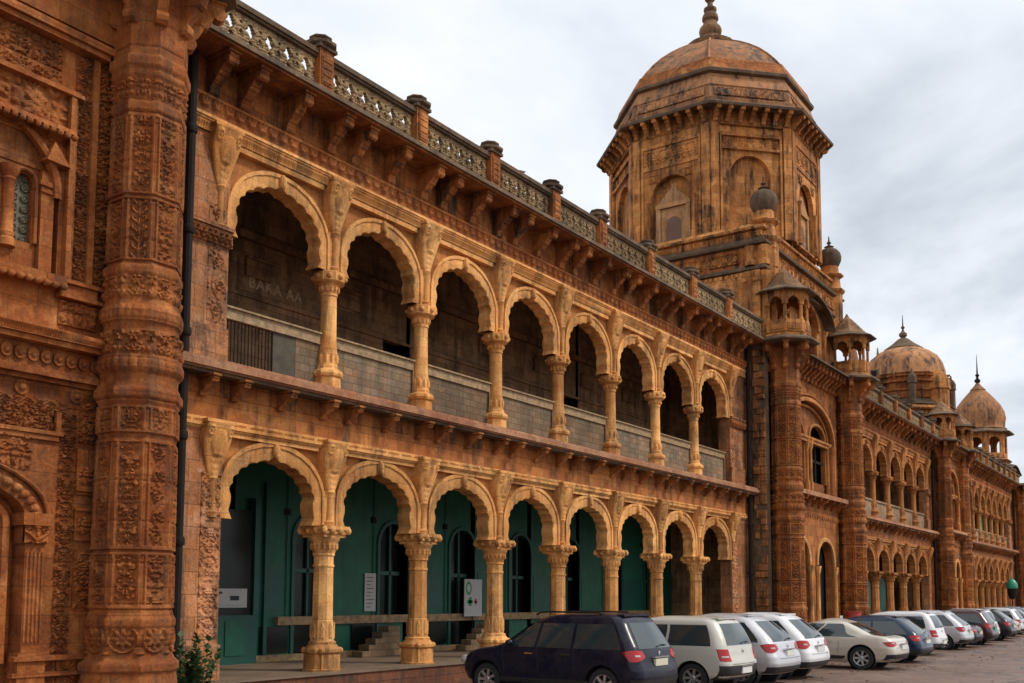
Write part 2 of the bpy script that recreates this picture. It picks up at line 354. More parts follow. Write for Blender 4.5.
# --- columns
def oct_lathe(prof, n=8, rot=pi/8): return MB().lathe(prof, n, rot=rot)
lb = oct_lathe([(.40, 0), (.41, .05), (.37, .07), (.35, .30), (.34, .36), (.385, .40), (.385, .46), (.33, .53), (.30, .56), (.30, .60), (.275, .62)])
for k in range(4):
    a = pi/4+k*pi/2; lb.ball((.36*cos(a), .36*sin(a), .43), .07, 8, 6); lb.box(*(lambda x, y: (x-.07, x+.07, y-.07, y+.07))(.27*cos(a), .27*sin(a)), 0, .36)
ME['lbase'] = lb.mesh('base', 'cream')
ls = oct_lathe([(.262, .61), (.25, .66), (.245, .9), (.232, 1.0), (.232, 1.03), (.222, 1.04), (.215, 2.12), (.235, 2.13), (.235, 2.17), (.215, 2.18), (.215, 2.35), (.24, 2.36), (.24, 2.40), (.225, 2.41)])
for k in range(8):   # little leaf plaques low on the shaft
    a = k*pi/4; ls.add([((.232)*cos(a)-.045*sin(a)*s1, .232*sin(a)+.045*cos(a)*s1, z) for s1, z in ((-1, .66), (1, .66), (1, .92), (0, 1.02), (-1, .92))]+[((.252)*cos(a)-.03*sin(a)*s1, .252*sin(a)+.03*cos(a)*s1, z) for s1, z in ((-1, .69), (1, .69), (1, .9), (0, .97), (-1, .9))],
        [(5, 6, 7, 8, 9)]+[(i, (i+1) % 5, 5+(i+1) % 5, 5+i) for i in range(5)])
ME['lshaft'] = ls.mesh('column', 'cream', 25)
lc = oct_lathe([(.225, 2.41), (.235, 2.44), (.25, 2.47), (.27, 2.58), (.31, 2.66), (.335, 2.70), (.335, 2.73)], 16, 0)
for k in range(16):
    a = k*pi/8; lc.ball((.262*cos(a), .262*sin(a), 2.56), .034, 6, 5, 2.6)
sq = .31
lc.box(-sq, sq, -sq, sq, 2.73, 2.79); lc.box(-sq-.03, sq+.03, -sq-.03, sq+.03, 2.793, 2.88); lc.box(-sq-.06, sq+.06, -sq-.06, sq+.06, 2.883, 2.96)
for x in (-1, -.33, .33, 1):
    for y in (-1, 1):
        lc.ball((x*.345, y*.345, 2.865), .068, 10, 8, 1.15); lc.ball((y*.345, x*.345, 2.867), .066, 10, 8, 1.15)
ME['lcap'] = lc.mesh('capital', 'cream')
ub = oct_lathe([(.33, 0), (.33, .05), (.30, .07), (.29, .30), (.33, .33), (.345, .38), (.32, .44), (.25, .48), (.23, .50), (.23, .55), (.205, .57)])
ME['ubase'] = ub.mesh('base', 'cream')
us = MB().lathe([(.205, .56), (.20, .60), (.20, .85), (.185, .90), (.19, .93), (.175, .96), (.165, 2.04), (.185, 2.05), (.185, 2.09), (.165, 2.10)], 20)
for k in range(10):
    a = k*pi/5; us.ball((.188*cos(a), .188*sin(a), .72), .05, 6, 5, 2.3)
ME['ushaft'] = us.mesh('column', 'cream', 30)
uc = MB().lathe([(.175, 2.09), (.19, 2.16), (.215, 2.26), (.24, 2.28)], 16)
for k in range(12): a = k*pi/6; uc.ball((.19*cos(a), .19*sin(a), 2.2), .045, 6, 5, 1.6)
uc.lathe([(.25, 2.28), (.30, 2.30), (.345, 2.34), (.345, 2.52), (.31, 2.54)], 8, rot=pi/8)
for k in range(8): a = k*pi/4; uc.ball((.325*cos(a), .325*sin(a), 2.43), .06, 8, 6, 1.0)
ME['ucap'] = uc.mesh('capital', 'cream')

# --- arches:  bay half-width hb, springing z0 (local 0), intrados half width a, straight leg, rise to apex
def arch_pts(a, leg, rise, lobes=11, cusp=.045, n=110, horseshoe=.0):
    pts = [(-a+.05, 0.0), (-a+.02, leg*.45)]
    out = []
    for i in range(n+1):
        th = pi*(1-i/n)
        x = a*cos(th); z = leg+(rise-leg)*abs(sin(th))**.92
        # slight point at the crown
        z += .05*max(0, 1-abs(x)/(.25*a))
        l = abs(sin(lobes*(i/n)*pi)); k = 1-cusp*(1-l)
        out.append((x*k, leg+(z-leg)*k))
    return [(-a*.93, 0.0), (-a*1.0, leg*.35), (-a*.955, leg*.75)]+out+[(a*.955, leg*.75), (a*1.0, leg*.35), (a*.93, 0.0)]
def arch_meshes(tagn, hb, a, leg, rise, band, top, y0, y1, ys, mband='cream', mspan='cream2', lobes=11):
    """band: archivolt thickness; top: height of flat spandrel top"""
    I = np.array(arch_pts(a, leg, rise, lobes)); n = len(I)
    # outer curve of archivolt
    O = []
    for i, (x, z) in enumerate(I):
        t = i/(n-1); th = pi*(1-t); ox = min(hb-.16, a+band)*cos(th); oz = leg+(rise-leg+band)*abs(sin(th))**.9
        if z < leg+1e-6 or i < 3 or i > n-4: ox = math.copysign(min(hb-.16, a+band), x); oz = z
        O.append((ox, oz))
    O = np.array(O)
    mid = I*.25+O*.75
    mb = MB()
    yb = y0+.02
    R = np.stack([np.stack([I[:, 0], np.full(n, y1), I[:, 1]], -1), np.stack([I[:, 0], np.full(n, (y0+y1)/2), I[:, 1]], -1), np.stack([I[:, 0], np.full(n, y0+.015), I[:, 1]], -1), np.stack([I[:, 0]*.9+O[:, 0]*.1, np.full(n, y0), I[:, 1]*.9+O[:, 1]*.1], -1),
        np.stack([mid[:, 0], np.full(n, y0), mid[:, 1]], -1), np.stack([mid[:, 0], np.full(n, y0-.03), mid[:, 1]], -1), np.stack([O[:, 0], np.full(n, y0-.03), O[:, 1]], -1), np.stack([O[:, 0], np.full(n, ys+.03), O[:, 1]], -1)], 0)
    # back face
    Rb = np.stack([np.stack([O[:, 0], np.full(n, y1), O[:, 1]], -1)], 0)
    mb.grid(np.concatenate([Rb, R], 0))
    # keystone boss with leaf
    mb.ball((0, y0-.03, rise+band*.55), .085, 10, 8, 1.7); mb.ball((0, y0-.07, rise+band*.25), .05, 8, 6, 1.4)
    me_a = mb.mesh('arch', mband, 30)
    # spandrel
    sp_ = MB(); Q = []
    for x, z in O:
        ang = math.atan2(max(z-leg*.5, 1e-3), x); c, s_ = cos(ang), sin(ang)
        k = min(hb/max(abs(c), 1e-6), (top-leg*.5)/max(s_, 1e-6)); Q.append((k*c, leg*.5+k*s_))
    Q = np.array(Q); Q[0] = (-hb, 0); Q[1] = (-hb, leg*.3); Q[-1] = (hb, 0); Q[-2] = (hb, leg*.3)
    ci = np.argmin(np.abs(Q[:n//2, 0]+hb)+np.abs(Q[:n//2, 1]-top)); Q[ci] = (-hb, top); Q[n-1-ci] = (hb, top)
    def lay(A, y): return np.stack([A[:, 0], np.full(n, y), A[:, 1]], -1)
    sp_.grid(np.stack([lay(O, y1-.02), lay(O, ys), lay(Q, ys), lay(Q, y1-.02)], 0), cu=True)
    me_s = sp_.mesh('spandrel', mspan, 30)
    return me_a, me_s
ME['larch'], ME['lspan'] = arch_meshes('l', 1.5, 1.09, .45, 1.20, .34, 1.60, -.14, .24, -.05)
ME['uarch'], ME['uspan'] = arch_meshes('u', 1.5, 1.12, .40, 1.28, .30, 1.80, -.14, .24, -.05)
# --- console on the column axis (shield with volutes) + colonnette
def console(h, hc, w=.60, proj=.30):
    mb = MB(); nu, nv = 30, 48
    P = np.zeros((nu+1, nv+1, 3))
    for i in range(nu+1):
        for j in range(nv+1):
            u = i/nu*2-1; v = j/nv
            ww = w/2*(.34+.66*min(1, v*1.5)**.8)
            yy = -.16-proj*(v**1.6)*.75-.06*sqrt(max(0, 1-u*u))
            d = sqrt((u/.62)**2+((v-.62)/.26)**2); yy -= .045*max(0, 1-d*d)**.5
            for cu_ in (-.72, .72):
                d = sqrt(((u-cu_)/.3)**2+((v-.84)/.13)**2)
                if d < 1: yy -= .05*(1-d)**.5*(.6+.4*cos(d*10))
            yy -= .012*abs(sin(v*26))*(abs(u) < .5)*(v < .45)
            P[i, j] = (u*ww, yy, hc+v*(h-hc))
    mb.grid(P)
    L = P.copy()
    # close sides/top/bottom to the wall
    for E_ in (P[0], P[-1], P[:, 0], P[:, -1]):
        B = E_.copy(); B[:, 1] = -.04; mb.grid(np.stack([E_, B], 0))
    mb.box(-w/2-.03, w/2+.03, -.16-proj*.8, -.04, h, h+.06)
    # colonnette under it
    mb.lathe([(.11, 0), (.11, .05), (.125, .09), (.08, .13), (.075, hc-.1), (.1, hc-.06), (.12, hc-.02), (.1, hc+.03)], 12, (0, -.13, 0))
    mb.box(-.17, .17, -.135, -.03, 0, hc)
    return mb
ME['lconsole'] = console(1.70, .73).mesh('spandrel_bracket', 'cream', 40)
ME['uconsole'] = console(1.88, .85).mesh('spandrel_bracket', 'cream', 40)
# --- brackets
def bracket(depth, h, th, rolls=True):
    p = [(0, 0), (-depth, 0), (-depth-.02, -.10*h), (-depth*.93, -.22*h), (-depth*.75, -.26*h), (-depth*.66, -.40*h), (-depth*.52, -.46*h), (-depth*.42, -.62*h), (-depth*.27, -.72*h), (-depth*.19, -.90*h), (-depth*.06, -h), (0, -.93*h)]
    mb = MB().prism(p, -th/2, th/2, 'x')
    def roll(y, z, r, w):
        a = np.arange(10)*2*pi/10; mb.prism([(y+r*cos(t), z+r*sin(t)) for t in a], -w, w, 'x')
    roll(-depth*.88, -.18*h, .11*h+.01, th*.58); roll(-depth*.12, -.86*h, .12*h, th*.58); roll(-depth*.52, -.42*h, .09*h, th*.54)
    mb.box(-th*.7, th*.7, -depth-.04, .0, .003, .05)
    return mb
ME['ebr'] = bracket(.66, .66, .2).mesh('eave_bracket', 'streaked', 30)
ME['lbr'] = bracket(.42, .32, .13).mesh('ledge_bracket', 'redcarve', 30)
ME['tbr'] = bracket(.55, .55, .16).mesh('eave_bracket', 'tower', 30)
ME['sbr'] = bracket(.62, .95, .16).mesh('eave_bracket', 'red', 30)
# --- balustrade panel: pierced, width 1 unit cell .45 repeated
def balustrade(w, h=.62, cell=.44):
    n = max(1, round(w/cell)); cw = w/n; res = .02; nx = int(w/res); nz = int(h/res)
    X, Z = np.meshgrid((np.arange(nx)+.5)*res, (np.arange(nz)+.5)*res, indexing='ij')
    u = ((X % cw)/cw-.5)*cw; 
    hole = (((u/.075)**2+((Z-.38)/.145)**2) < 1) | (((u/.105)**2+((Z-.36)/.055)**2) < 1) | (((u/.06)**2+((Z-.13)/.08)**2) < 1)
    u2 = (((X+cw/2) % cw)/cw-.5)*cw
    hole |= (((u2/.045)**2+((Z-.27)/.07)**2) < 1) | (((u2/.035)**2+((Z-.47)/.04)**2) < 1)
    H = samp('mixedc', np.clip((X % cw)/cw, 0, 1), Z/cw)*.035
    mb = MB(); V = []; F = []
    P0 = np.zeros((nx, nz, 4), int)
    F = []; idx = {}
    def vid(i, j, b):
        k = (i, j, b)
        if k not in idx:
            ii = min(i, nx-1); jj = min(j, nz-1); idx[k] = len(V); V.append((i*res, .07 if b else -.02-H[ii, jj], j*res))
        return idx[k]
    for i in range(nx):
        for j in range(nz):
            if hole[i, j]: continue
            F.append((vid(i, j, 0), vid(i+1, j, 0), vid(i+1, j+1, 0), vid(i, j+1, 0)))
            F.append((vid(i, j, 1), vid(i, j+1, 1), vid(i+1, j+1, 1), vid(i+1, j, 1)))
            for di, dj, e1, e2 in ((-1, 0, (i, j), (i, j+1)), (1, 0, (i+1, j+1), (i+1, j)), (0, -1, (i+1, j), (i, j)), (0, 1, (i, j+1), (i+1, j+1))):
                a, b = i+di, j+dj
                if a < 0 or b < 0 or a >= nx or b >= nz or hole[a, b]:
                    F.append((vid(*e1, 0), vid(*e2, 0), vid(*e2, 1), vid(*e1, 1)))
    mb.add(V, F); return mb
ME['balu'] = balustrade(2.56).mesh('balustrade_panel', 'balu', 0)
po = MB().box(-.19, .19, -.19, .19, 0, .80).box(-.15, .15, -.21, -.193, .08, .70)
for q in range(4): po.box(-.13, .13, -.225, -.213, .12+q*.14, .22+q*.14)
ME['post'] = po.mesh('balustrade_post', 'streaked', 30)
pc = MB().box(-.24, .24, -.24, .24, .002, .07).lathe([(.30, .072), (.34, .10), (.34, .16), (.26, .19), (.20, .22), (.24, .26), (.24, .29), (.10, .32)], 8, rot=pi/8); ME['pcap'] = pc.mesh('post_cap', 'grime', 30)

# --- big polygonal turret shaft with carved zones
TP = [(0, .72), (.55, .72), (.60, .69), (.80, .66), (.86, .70), (.96, .70), (1.02, .63), (1.10, .60), (1.48, .60), (1.52, .63), (1.62, .63), (1.66, .60), (1.78, .57), (4.35, .55), (4.40, .565), (4.86, .56), (4.92, .60), (4.98, .635), (5.08, .635), (5.14, .59), (5.24, .57), (5.34, .58), (5.42, .625), (5.55, .62), (5.66, .59), (5.95, .58), (6.03, .55), (6.10, .555), (6.18, .60), (6.32, .605), (6.42, .56), (6.48, .545), (6.85, .54), (6.90, .575), (7.0, .575), (7.06, .52), (9.45, .505), (9.49, .55), (9.6, .55), (9.66, .525), (10.0, .53), (10.06, .57), (10.14, .555), (10.20, .595), (10.34, .595), (10.38, .54), (11.2, .54), (11.86, .54)]
def turret():
    zz = np.arange(0, 11.86, .021); ks = np.array(TP); R = np.interp(zz, ks[:, 0], ks[:, 1])
    nt_ = 176; th = np.arange(nt_)*2*pi/nt_
    f = ((th+pi/8) % (pi/4))-pi/8; s = f/(pi/8)
    octf = cos(pi/8)/np.cos(f); octf = octf/octf.mean()
    Rg = R[:, None]*np.ones(nt_)[None]
    octw = np.where((zz > 5.2) & (zz < 6.5), .5, 1.15)[:, None]
    Rg *= 1+(octf-1)[None]*octw
    Sg = np.broadcast_to(s[None], Rg.shape); Zg = zz[:, None]*np.ones(nt_)[None]
    H = np.zeros_like(Rg); fw_ = .46
    FI = np.floor((th+pi/8)/(pi/4))[None]*np.ones_like(Zg); face = FI % 2
    ALT = dict(mixedb='mixed', mixed='scroll', mixedc='rosette', rosette='mixedc', acanthus='mixedb', scroll='mixed')
    def zone(z0, z1, k, amp, m=.62, border=True, hb=.03, voff=0, endf=.05):
        nonlocal H
        mz = (Zg > z0) & (Zg < z1); inn = np.abs(Sg) < m
        h = np.where(face > 0, samp(k, np.clip((Sg/m+1)/2, 0, 1), (Zg-z0+voff+FI*.83)/(fw_*m)), samp(ALT[k], np.clip((Sg/m+1)/2, 0, 1), (Zg-z0+voff+FI*.57)/(fw_*m)))*amp
        rib = (np.abs(Sg) > m+.10) & (np.abs(Sg) < .86)
        if border: h = np.where(inn, h, np.where(rib, hb, hb*.15))
        else: h = samp(k, (Sg+1)/2, (Zg-z0)/fw_)*amp
        e_ = (Zg < z0+endf) | (Zg > z1-endf)
        if border: h = np.where(e_, hb*.8, h)
        H = np.where(mz, h*1.45, H)
    zone(.15, .55, 'mixedc', .03); zone(1.10, 1.48, 'rosette', .035, .8, False)
    zone(1.78, 2.62, 'mixedb', .045); zone(2.66, 4.33, 'mixed', .045, voff=.3); zone(4.42, 4.84, 'rosette', .035)
    zone(5.60, 5.99, 'mixed', .055, .8, False)
    zone(6.48, 6.86, 'mixed', .045, .8, False); zone(7.08, 8.1, 'acanthus', .035); zone(8.13, 9.43, 'mixedb', .04); zone(9.68, 9.99, 'mixedc', .04, .8, False)
    # gadroons
    g_ = (Zg > 5.34) & (Zg < 5.62); H = np.where(g_, .035*np.abs(np.sin(th*14))[None]**.6*np.sin((Zg-5.34)/.28*pi)**.5, H)
    g_ = (Zg > 6.14) & (Zg < 6.4); H = np.where(g_, .018*np.abs(np.sin(th*18))[None]**.7, H)
    # course joints
    for zj in np.arange(.6, 11.8, .62): H = H-.02*np.exp(-((Zg-zj)/.013)**2)
    rr_ = Rg+H
    P = np.stack([rr_*np.cos(th)[None], rr_*np.sin(th)[None], Zg], -1)
    return MB().grid(P, cv=True, flip=True)
ME['turret'] = turret().mesh('turret_shaft', 'deep', 50)
ME['turretb'] = ME['turret'].copy(); ME['turretb'].materials.clear(); ME['turretb'].materials.append(MT['red'])
ME['tslab'] = MB().lathe([(1.22, 11.86), (1.36, 11.90), (1.36, 11.97), (1.05, 12.10), (.98, 12.14)], 8, rot=pi/8).mesh('turret_slab', 'grime', 30)

# ================================================================== arcade wing
def wing(label, x0, n, bay, near, upper='slate', lower='green', posts=None, seed=0, group='arcaded wings of the palace'):
    rs = random.Random(seed)
    t = thing('arcade_wing', label, 'building wing', (x0, 0, 0), 0, group)
    L = n*bay; k = bay/3.0; pl, prt = (-1.45, 1.7)
    if not near: pl, prt = (-1.8, .8)
    if seed == 3: pl, prt = (-4.5, 2.0)
    A = -.62
    # platform, floors, roof
    MB().box(pl, L+prt, -.62, 4.5, 0, .43).build('platform', 'plinth', t)
    MB().box(pl, L+prt, -.66, 3.0, .432, .47).build('platform_paving', 'tile', t)
    MB().box(pl, L+prt, .26, 3.3, 5.62, 5.74).build('gallery_ceiling', 'inner', t)
    MB().box(pl, L+prt, -.60, 3.3, 5.99, 6.20).build('first_floor_ledge', 'pink', t)
    MB().box(pl, L+prt, -.66, -.602, 6.02, 6.13).build('ledge_edge', 'pink', t)
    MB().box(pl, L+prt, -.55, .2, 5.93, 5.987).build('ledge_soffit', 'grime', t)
    MB().box(pl, L+prt, -1.0, 3.6, 11.86, 11.90).build('roof_slab', 'red', t)
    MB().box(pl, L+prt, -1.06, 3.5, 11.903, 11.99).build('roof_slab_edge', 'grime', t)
    # back walls
    bw = MB()
    door_w = []
    Yb = 3.05
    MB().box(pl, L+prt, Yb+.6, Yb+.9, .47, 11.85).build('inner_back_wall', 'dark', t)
    # upper back wall with doorways in some bays
    ubk = MB(); lbk = MB()
    for i in range(n):
        a = i*bay+(0 if i else pl); b = (i+1)*bay if i < n-1 else L+prt; c = (i+.5)*bay+1.1*k
        open_u = (i % 3 == 2) or seed > 1
        if open_u:
            ubk.box(a, c-.55, Yb, Yb+.3, 6.2, 11.85).box(c+.55, b, Yb, Yb+.3, 6.2, 11.85).box(c-.55, c+.55, Yb, Yb+.3, 8.9, 11.85)
        else: ubk.box(a, b, Yb, Yb+.3, 6.2, 11.85)
        # lower: doorways/windows with round heads
        w2 = .62*k; zt = 3.35
        lbk.box(a, c-w2, Yb, Yb+.3, .47, 5.62).box(c+w2, b, Yb, Yb+.3, .47, 5.62)
        seg = 12; arc = [(c+w2*cos(pi*q/seg), zt+w2*sin(pi*q/seg)) for q in range(seg+1)]
        lbk.prism([(c+w2, 5.62)]+arc+[(c-w2, 5.62)], Yb, Yb+.3, 'y')
        if i % 2 == 0:
            lbk.box(c-w2, c+w2, Yb, Yb+.3, .47, 1.45)
    ubk.box(pl, L+prt, Yb-.12, Yb-.002, 10.2, 10.38).box(pl, L+prt, Yb-.06, Yb-.002, 8.85, 8.92)
    ubk.build('upper_back_wall', 'inner', t)
    lbk.build('lower_back_wall', lower, t)
    MB().box(pl, L+prt, Yb-.10, Yb-.002, .47, .62).build('skirting', 'rail', t)
    if near:
        MB().box(4.45, L, Yb-.14, Yb-.004, 1.30, 1.50).build('dado_rail', 'rail', t)
        for i in range(1, n):
            c = (i+.5)*bay+1.1
            MB().box(c-1.6, c-.75, Yb-.05, Yb-.005, .66, 1.27).build('lower_pane', 'glassd', t)
        for i in range(n):
            c = (i+.5)*bay+1.1; w2 = .62
            fr = MB()
            for q in (-1, 1): fr.box(c+q*w2-.05, c+q*w2+.05, Yb-.05, Yb-.003, .62, 3.35)
            fr.grid(np.array([[(c+r*cos(pi*q/16), yy, 3.35+r*sin(pi*q/16)) for q in range(17)] for r, yy in ((w2-.05, Yb-.003), (w2-.05, Yb-.05), (w2+.05, Yb-.05), (w2+.05, Yb-.003))]))
            fr.build('arch_frame', 'greend', t)
            MB().box(c-w2, c+w2, Yb+.12, Yb+.18, 2.55, 2.65).box(c-.03, c+.03, Yb+.12, Yb+.178, 1.5, 3.9).build('door_frame', 'greend', t)
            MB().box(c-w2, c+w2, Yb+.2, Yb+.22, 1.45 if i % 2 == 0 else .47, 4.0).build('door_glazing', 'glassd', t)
            MB().box(c-2.25, c-.95, Yb-.02, Yb-.003, 1.62, 2.7).build('painted_panel', 'greend' if i % 2 else 'green', t)
            MB().tube([(c-.82, Yb-.03, 1.5), (c-.82, Yb-.03, 5.6)], .015, 6).build('conduit', 'greend', t)
            MB().box(c-2.0+1.1, c-1.85+1.1, Yb-.05, Yb-.003, 3.9, 4.05).build('junction_box', 'iron', t)
            MB().box(c-1.2, c-1.08, .3, Yb-.2, 5.40, 5.61).build('ceiling_beam', 'greend', t)
            MB().box(c-1.2, c-1.05, .3, Yb-.13, 11.45, 11.84).build('ceiling_beam', 'inner', t)
            if i: MB().box(c-2.3, c-1.5, Yb-.08, Yb-.003, 9.35, 9.75).box(c-2.3, c-1.5, Yb-.14, Yb-.003, 9.76, 9.82).build('wall_niche_frame', 'inner', t)
        # door in the first bay
        MB().box(1.4, 3.75, Yb-.22, Yb-.03, .47, 1.55).build('door_panel', 'greend', t)
        MB().box(1.4, 3.6, Yb-.20, Yb-.03, 1.55, 3.9).build('door_glazing', 'glassd', t)
        MB().box(3.6, 3.75, Yb-.26, Yb-.03, 1.552, 4.2).box(4.05, 4.15, Yb-.1, Yb-.004, .62, 4.6).build('door_frame', 'greend', t)
        for q in range(3): MB().box(1.6+q*.62, 2.12+q*.62, Yb-.245, Yb-.222, .66, 1.42).build('door_moulding', 'green', t)
    else:
        for i in range(n):
            if (i*7+seed) % 3 != 0:
                MB().box(i*bay+.5*bay, i*bay+1.35*bay if i < n-1 else i*bay+bay, 1.2, 1.25, 6.9 if seed == 3 else .6, 9.6 if seed == 3 else 3.2).build('green_shutter', 'bgreen' if (i+seed) % 2 and seed == 3 else 'greend', t)
    # end walls
    for xe in (pl+.05, L+prt-.35): MB().box(xe, xe+.3, .3, Yb-.003, .47, 11.84).build('end_wall', 'inner', t)
    # piers at both ends
    for s_, (xa, xb) in enumerate(((pl, .22 if near else .1), (L-.12 if near else L-.1, L+prt))):
        p = MB().box(xa, xb, -.16, .3, .47, 5.14).box(xa, xb, -.16, .3, 6.2, 10.66)
        p.box(xa-.0, xb+.0, -.24, -.163, .47, 1.1).box(xa, xb, -.22, -.163, 6.2, 6.9)
        p.build('pier', 'pier', t)
        w_ = min(.42, (xb-xa)-.1)
        xr = xb-w_-.04 if s_ == 0 else xa+.04
        relief(w_, 3.0, 'mixed', .035, .02).build('pier_carving', 'pier', t, (xr, -.164, 1.2))
        relief(w_, 2.2, 'scroll', .035, .02).build('pier_carving', 'pier', t, (xr, -.164, 7.0))
        cp = MB().box(xa-.02, xb+.05, -.27, .31, 8.75, 8.83).box(xa-.02, xb+.03, -.23, .31, 8.45, 8.74)
        cp.build('pier_capital', 'pier', t); relief(xb-xa, .26, 'acanthus', .045, .02, False).build('capital_carving', 'red', t, (xa, -.232, 8.46))
    # wall above lower arches, frieze, upper wall
    MB().box(pl, L+prt, -.20, .25, 5.142, 5.62).build('band_wall', 'red', t)
    MB().box(pl, L+prt, -.22, .25, 5.622, 5.925).build('bracket_band', 'streaked', t)
    MB().box(pl, L+prt, -.26, -.202, 5.04, 5.10).box(pl, L+prt, -.23, -.202, 5.143, 5.20).box(pl, L+prt, -.19, .2, 4.985, 5.038).build('lower_moulding', 'cream', t)
    fz = relief(L+prt-pl, .15, 'dentil', .035, .028 if near else .05, vert=False); fz.build('dentil_band', 'cream', t, (pl, -.203, 5.0+.0))
    MB().box(pl, L+prt, -.24, .25, 10.66, 10.70).box(pl, L+prt, -.27, .25, 10.703, 10.74).box(pl, L+prt, -.30, .25, 10.743, 10.80).build('upper_moulding', 'cream', t)
    relief(L+prt-pl, .14, 'dentil', .03, .028 if near else .05, vert=False).build('dentil_band', 'cream', t, (pl, -.205, 10.52))
    MB().box(pl, L+prt, -.20, .25, 10.52, 10.658).build('architrave', 'cream', t)
    relief(L+prt-pl, .27, 'scallop', .05, .022 if near else .045, vert=False, thick=.3).build('scalloped_frieze', 'deep', t, (pl, -.26, 10.81))
    MB().box(pl, L+prt, -.34, .25, 11.085, 11.14).build('frieze_cap', 'red', t)
    MB().box(pl, L+prt, -.22, .25, 11.142, 11.856).build('eave_wall', 'streaked', t)  # wall below the eave takes the heavier, darker streaks
    # bays
    for i in range(n):
        c = (i+.5)*bay
        put('arch', ME['larch'], t, (c, 0, 3.40), sc=(k, 1, 1)); put('spandrel', ME['lspan'], t, (c, 0, 3.40), sc=(k, 1, 1))
        put('arch', ME['uarch'], t, (c, 0, 8.745), sc=(k, 1, 1)); put('spandrel', ME['uspan'], t, (c, 0, 8.745), sc=(k, 1, 1))
        # soffit-like recessed frame above each arch
        MB().box(c-1.12*k, c+1.12*k, -.19, -.052, 4.915, 4.98).build('arch_hood', 'cream', t)
        MB().box(c-1.12*k, c+1.12*k, -.19, -.052, 10.40, 10.515).build('arch_hood', 'cream', t)
    for i in range(0, n+1):
        x = i*bay
        if 0 < i < n:
            for z, a, b_, c_ in ((.45, 'lshaft', 'lbase', 'lcap'), (6.2, 'ushaft', 'ubase', 'ucap')):
                col = put('column', ME[a], t, (x, 0, z)); put('base', ME[b_], col); put('capital', ME[c_], col)
        put('spandrel_bracket', ME['lconsole'], t, (x, 0, 3.40)); put('spandrel_bracket', ME['uconsole'], t, (x, 0, 8.745))
    # infill of the upper openings
    for i in range(n):
        a, b = i*bay+.2, (i+1)*bay-.2
        if upper == 'slate' :
            if i == 0:
                bars = MB()
                xx = a
                while xx < a+1.35: bars.tube([(xx, .1, 6.2), (xx, .1, 7.22)], .011, 5); xx += .085
                bars.build('iron_bars', 'iron', t)
                MB().box(a+1.36, a+1.95, .07, .13, 6.2, 7.2).build('parapet_panel', 'board', t)
                MB().box(a+1.96, b, .07, .13, 6.2, 7.2).build('parapet_panel', 'slate', t)
            else:
                MB().box(a, b, .07, .14, 6.2, 7.2).build('parapet_panel', 'slate', t)
                MB().tube([(b-.03, .02, 6.2), (b-.03, .02, 7.22)], .02, 6).build('rail_post', 'rail', t)
            MB().box(a, b, .02, .18, 7.203, 7.40).box(a, b, -.03, .20, 7.403, 7.44).build('parapet_rail', 'rail', t)
        else:
            relief(b-a, .95, 'rosette', .03, .06, False).build('parapet_panel', 'pale', t, (a, .03, 6.2))
            MB().box(a, b, -.05, .2, 7.16, 7.26).build('parapet_rail', 'pale', t)
        if not near:
            MB().box(a, b, .4, .5, .47, 1.2).build('low_wall', 'pale', t)
    # brackets
    for i in range(0, n+1):
        for dx_ in ((-.36, .36, 1.5) if i < n else (-.36, .36)):
            x = i*bay+dx_*k
            put('eave_bracket', ME['ebr'], t, (x, -.22, 11.805)); put('ledge_bracket', ME['lbr'], t, (x, -.22, 5.875))
    # balustrade
    ps = [p-x0 for p in posts] if posts else [bay*(i+.5) for i in range(n)]
    edges = [pl+.1]+ps+[L+prt-.1]
    for i, p in enumerate(ps):
        q = put('balustrade_post', ME['post'], t, (p, -.84, 11.99)); put('post_cap', ME['pcap'], q, (0, 0, .80))
    for a, b in zip(edges[:-1], edges[1:]):
        a2, b2 = a+.19, b-.19
        if b2-a2 < .5: continue
        if not near or abs(b2-a2-2.56) > .05: 
            put('balustrade_panel', ME['balu'], t, (a2, -.86, 11.99), sc=((b2-a2)/2.56, 1, 1))
        else: put('balustrade_panel', ME['balu'], t, (a2, -.86, 11.99))
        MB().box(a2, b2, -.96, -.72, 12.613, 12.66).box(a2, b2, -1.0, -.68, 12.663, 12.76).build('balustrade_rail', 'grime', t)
    if not near:
        for ch in t.children_recursive:
            if ch.type == 'MESH' and ch.data.materials and ch.data.materials[0] == MT['cream']:
                ch.material_slots[0].link = 'OBJECT'; ch.material_slots[0].material = MT['cream2']
    return t
w1 = wing('long two storey arcade nearest the viewer, eight scalloped arches over teal ground floor walls', 12, 8, 3.0, True, posts=[13.8, 16.76, 19.54, 22.33, 24.85, 27.9, 31.0, 34.0], seed=1)
w2 = wing('shorter arcade between the octagonal tower and the broad middle dome, with pale parapet panels', 49.6, 6, 2.9, False, upper='pale', lower='inner', seed=2)
w3 = wing('farthest arcade between the middle dome and the onion dome, green screens in its arches', 79.3, 7, 2.45, False, upper='pale', lower='inner', seed=3)

# painted letters on the upper back wall of the first wing
fc = bpy.data.curves.new('letters', 'FONT'); fc.body = 'BAKA AA'; fc.size = .36; fc.extrude = .004; fc.space_character = 1.15; fc.offset = .008
fo = bpy.data.objects.new('tmp', fc); C.objects.link(fo); dg = bpy.context.evaluated_depsgraph_get()
me = bpy.data.meshes.new_from_object(fo.evaluated_get(dg)); bpy.data.objects.remove(fo)
me.materials.clear(); me.materials.append(MT['letter'])
lt = put('painted_lettering', me, w1, (15.42-12, 3.036, 9.12)); lt.rotation_euler = (pi/2, 0, 0)

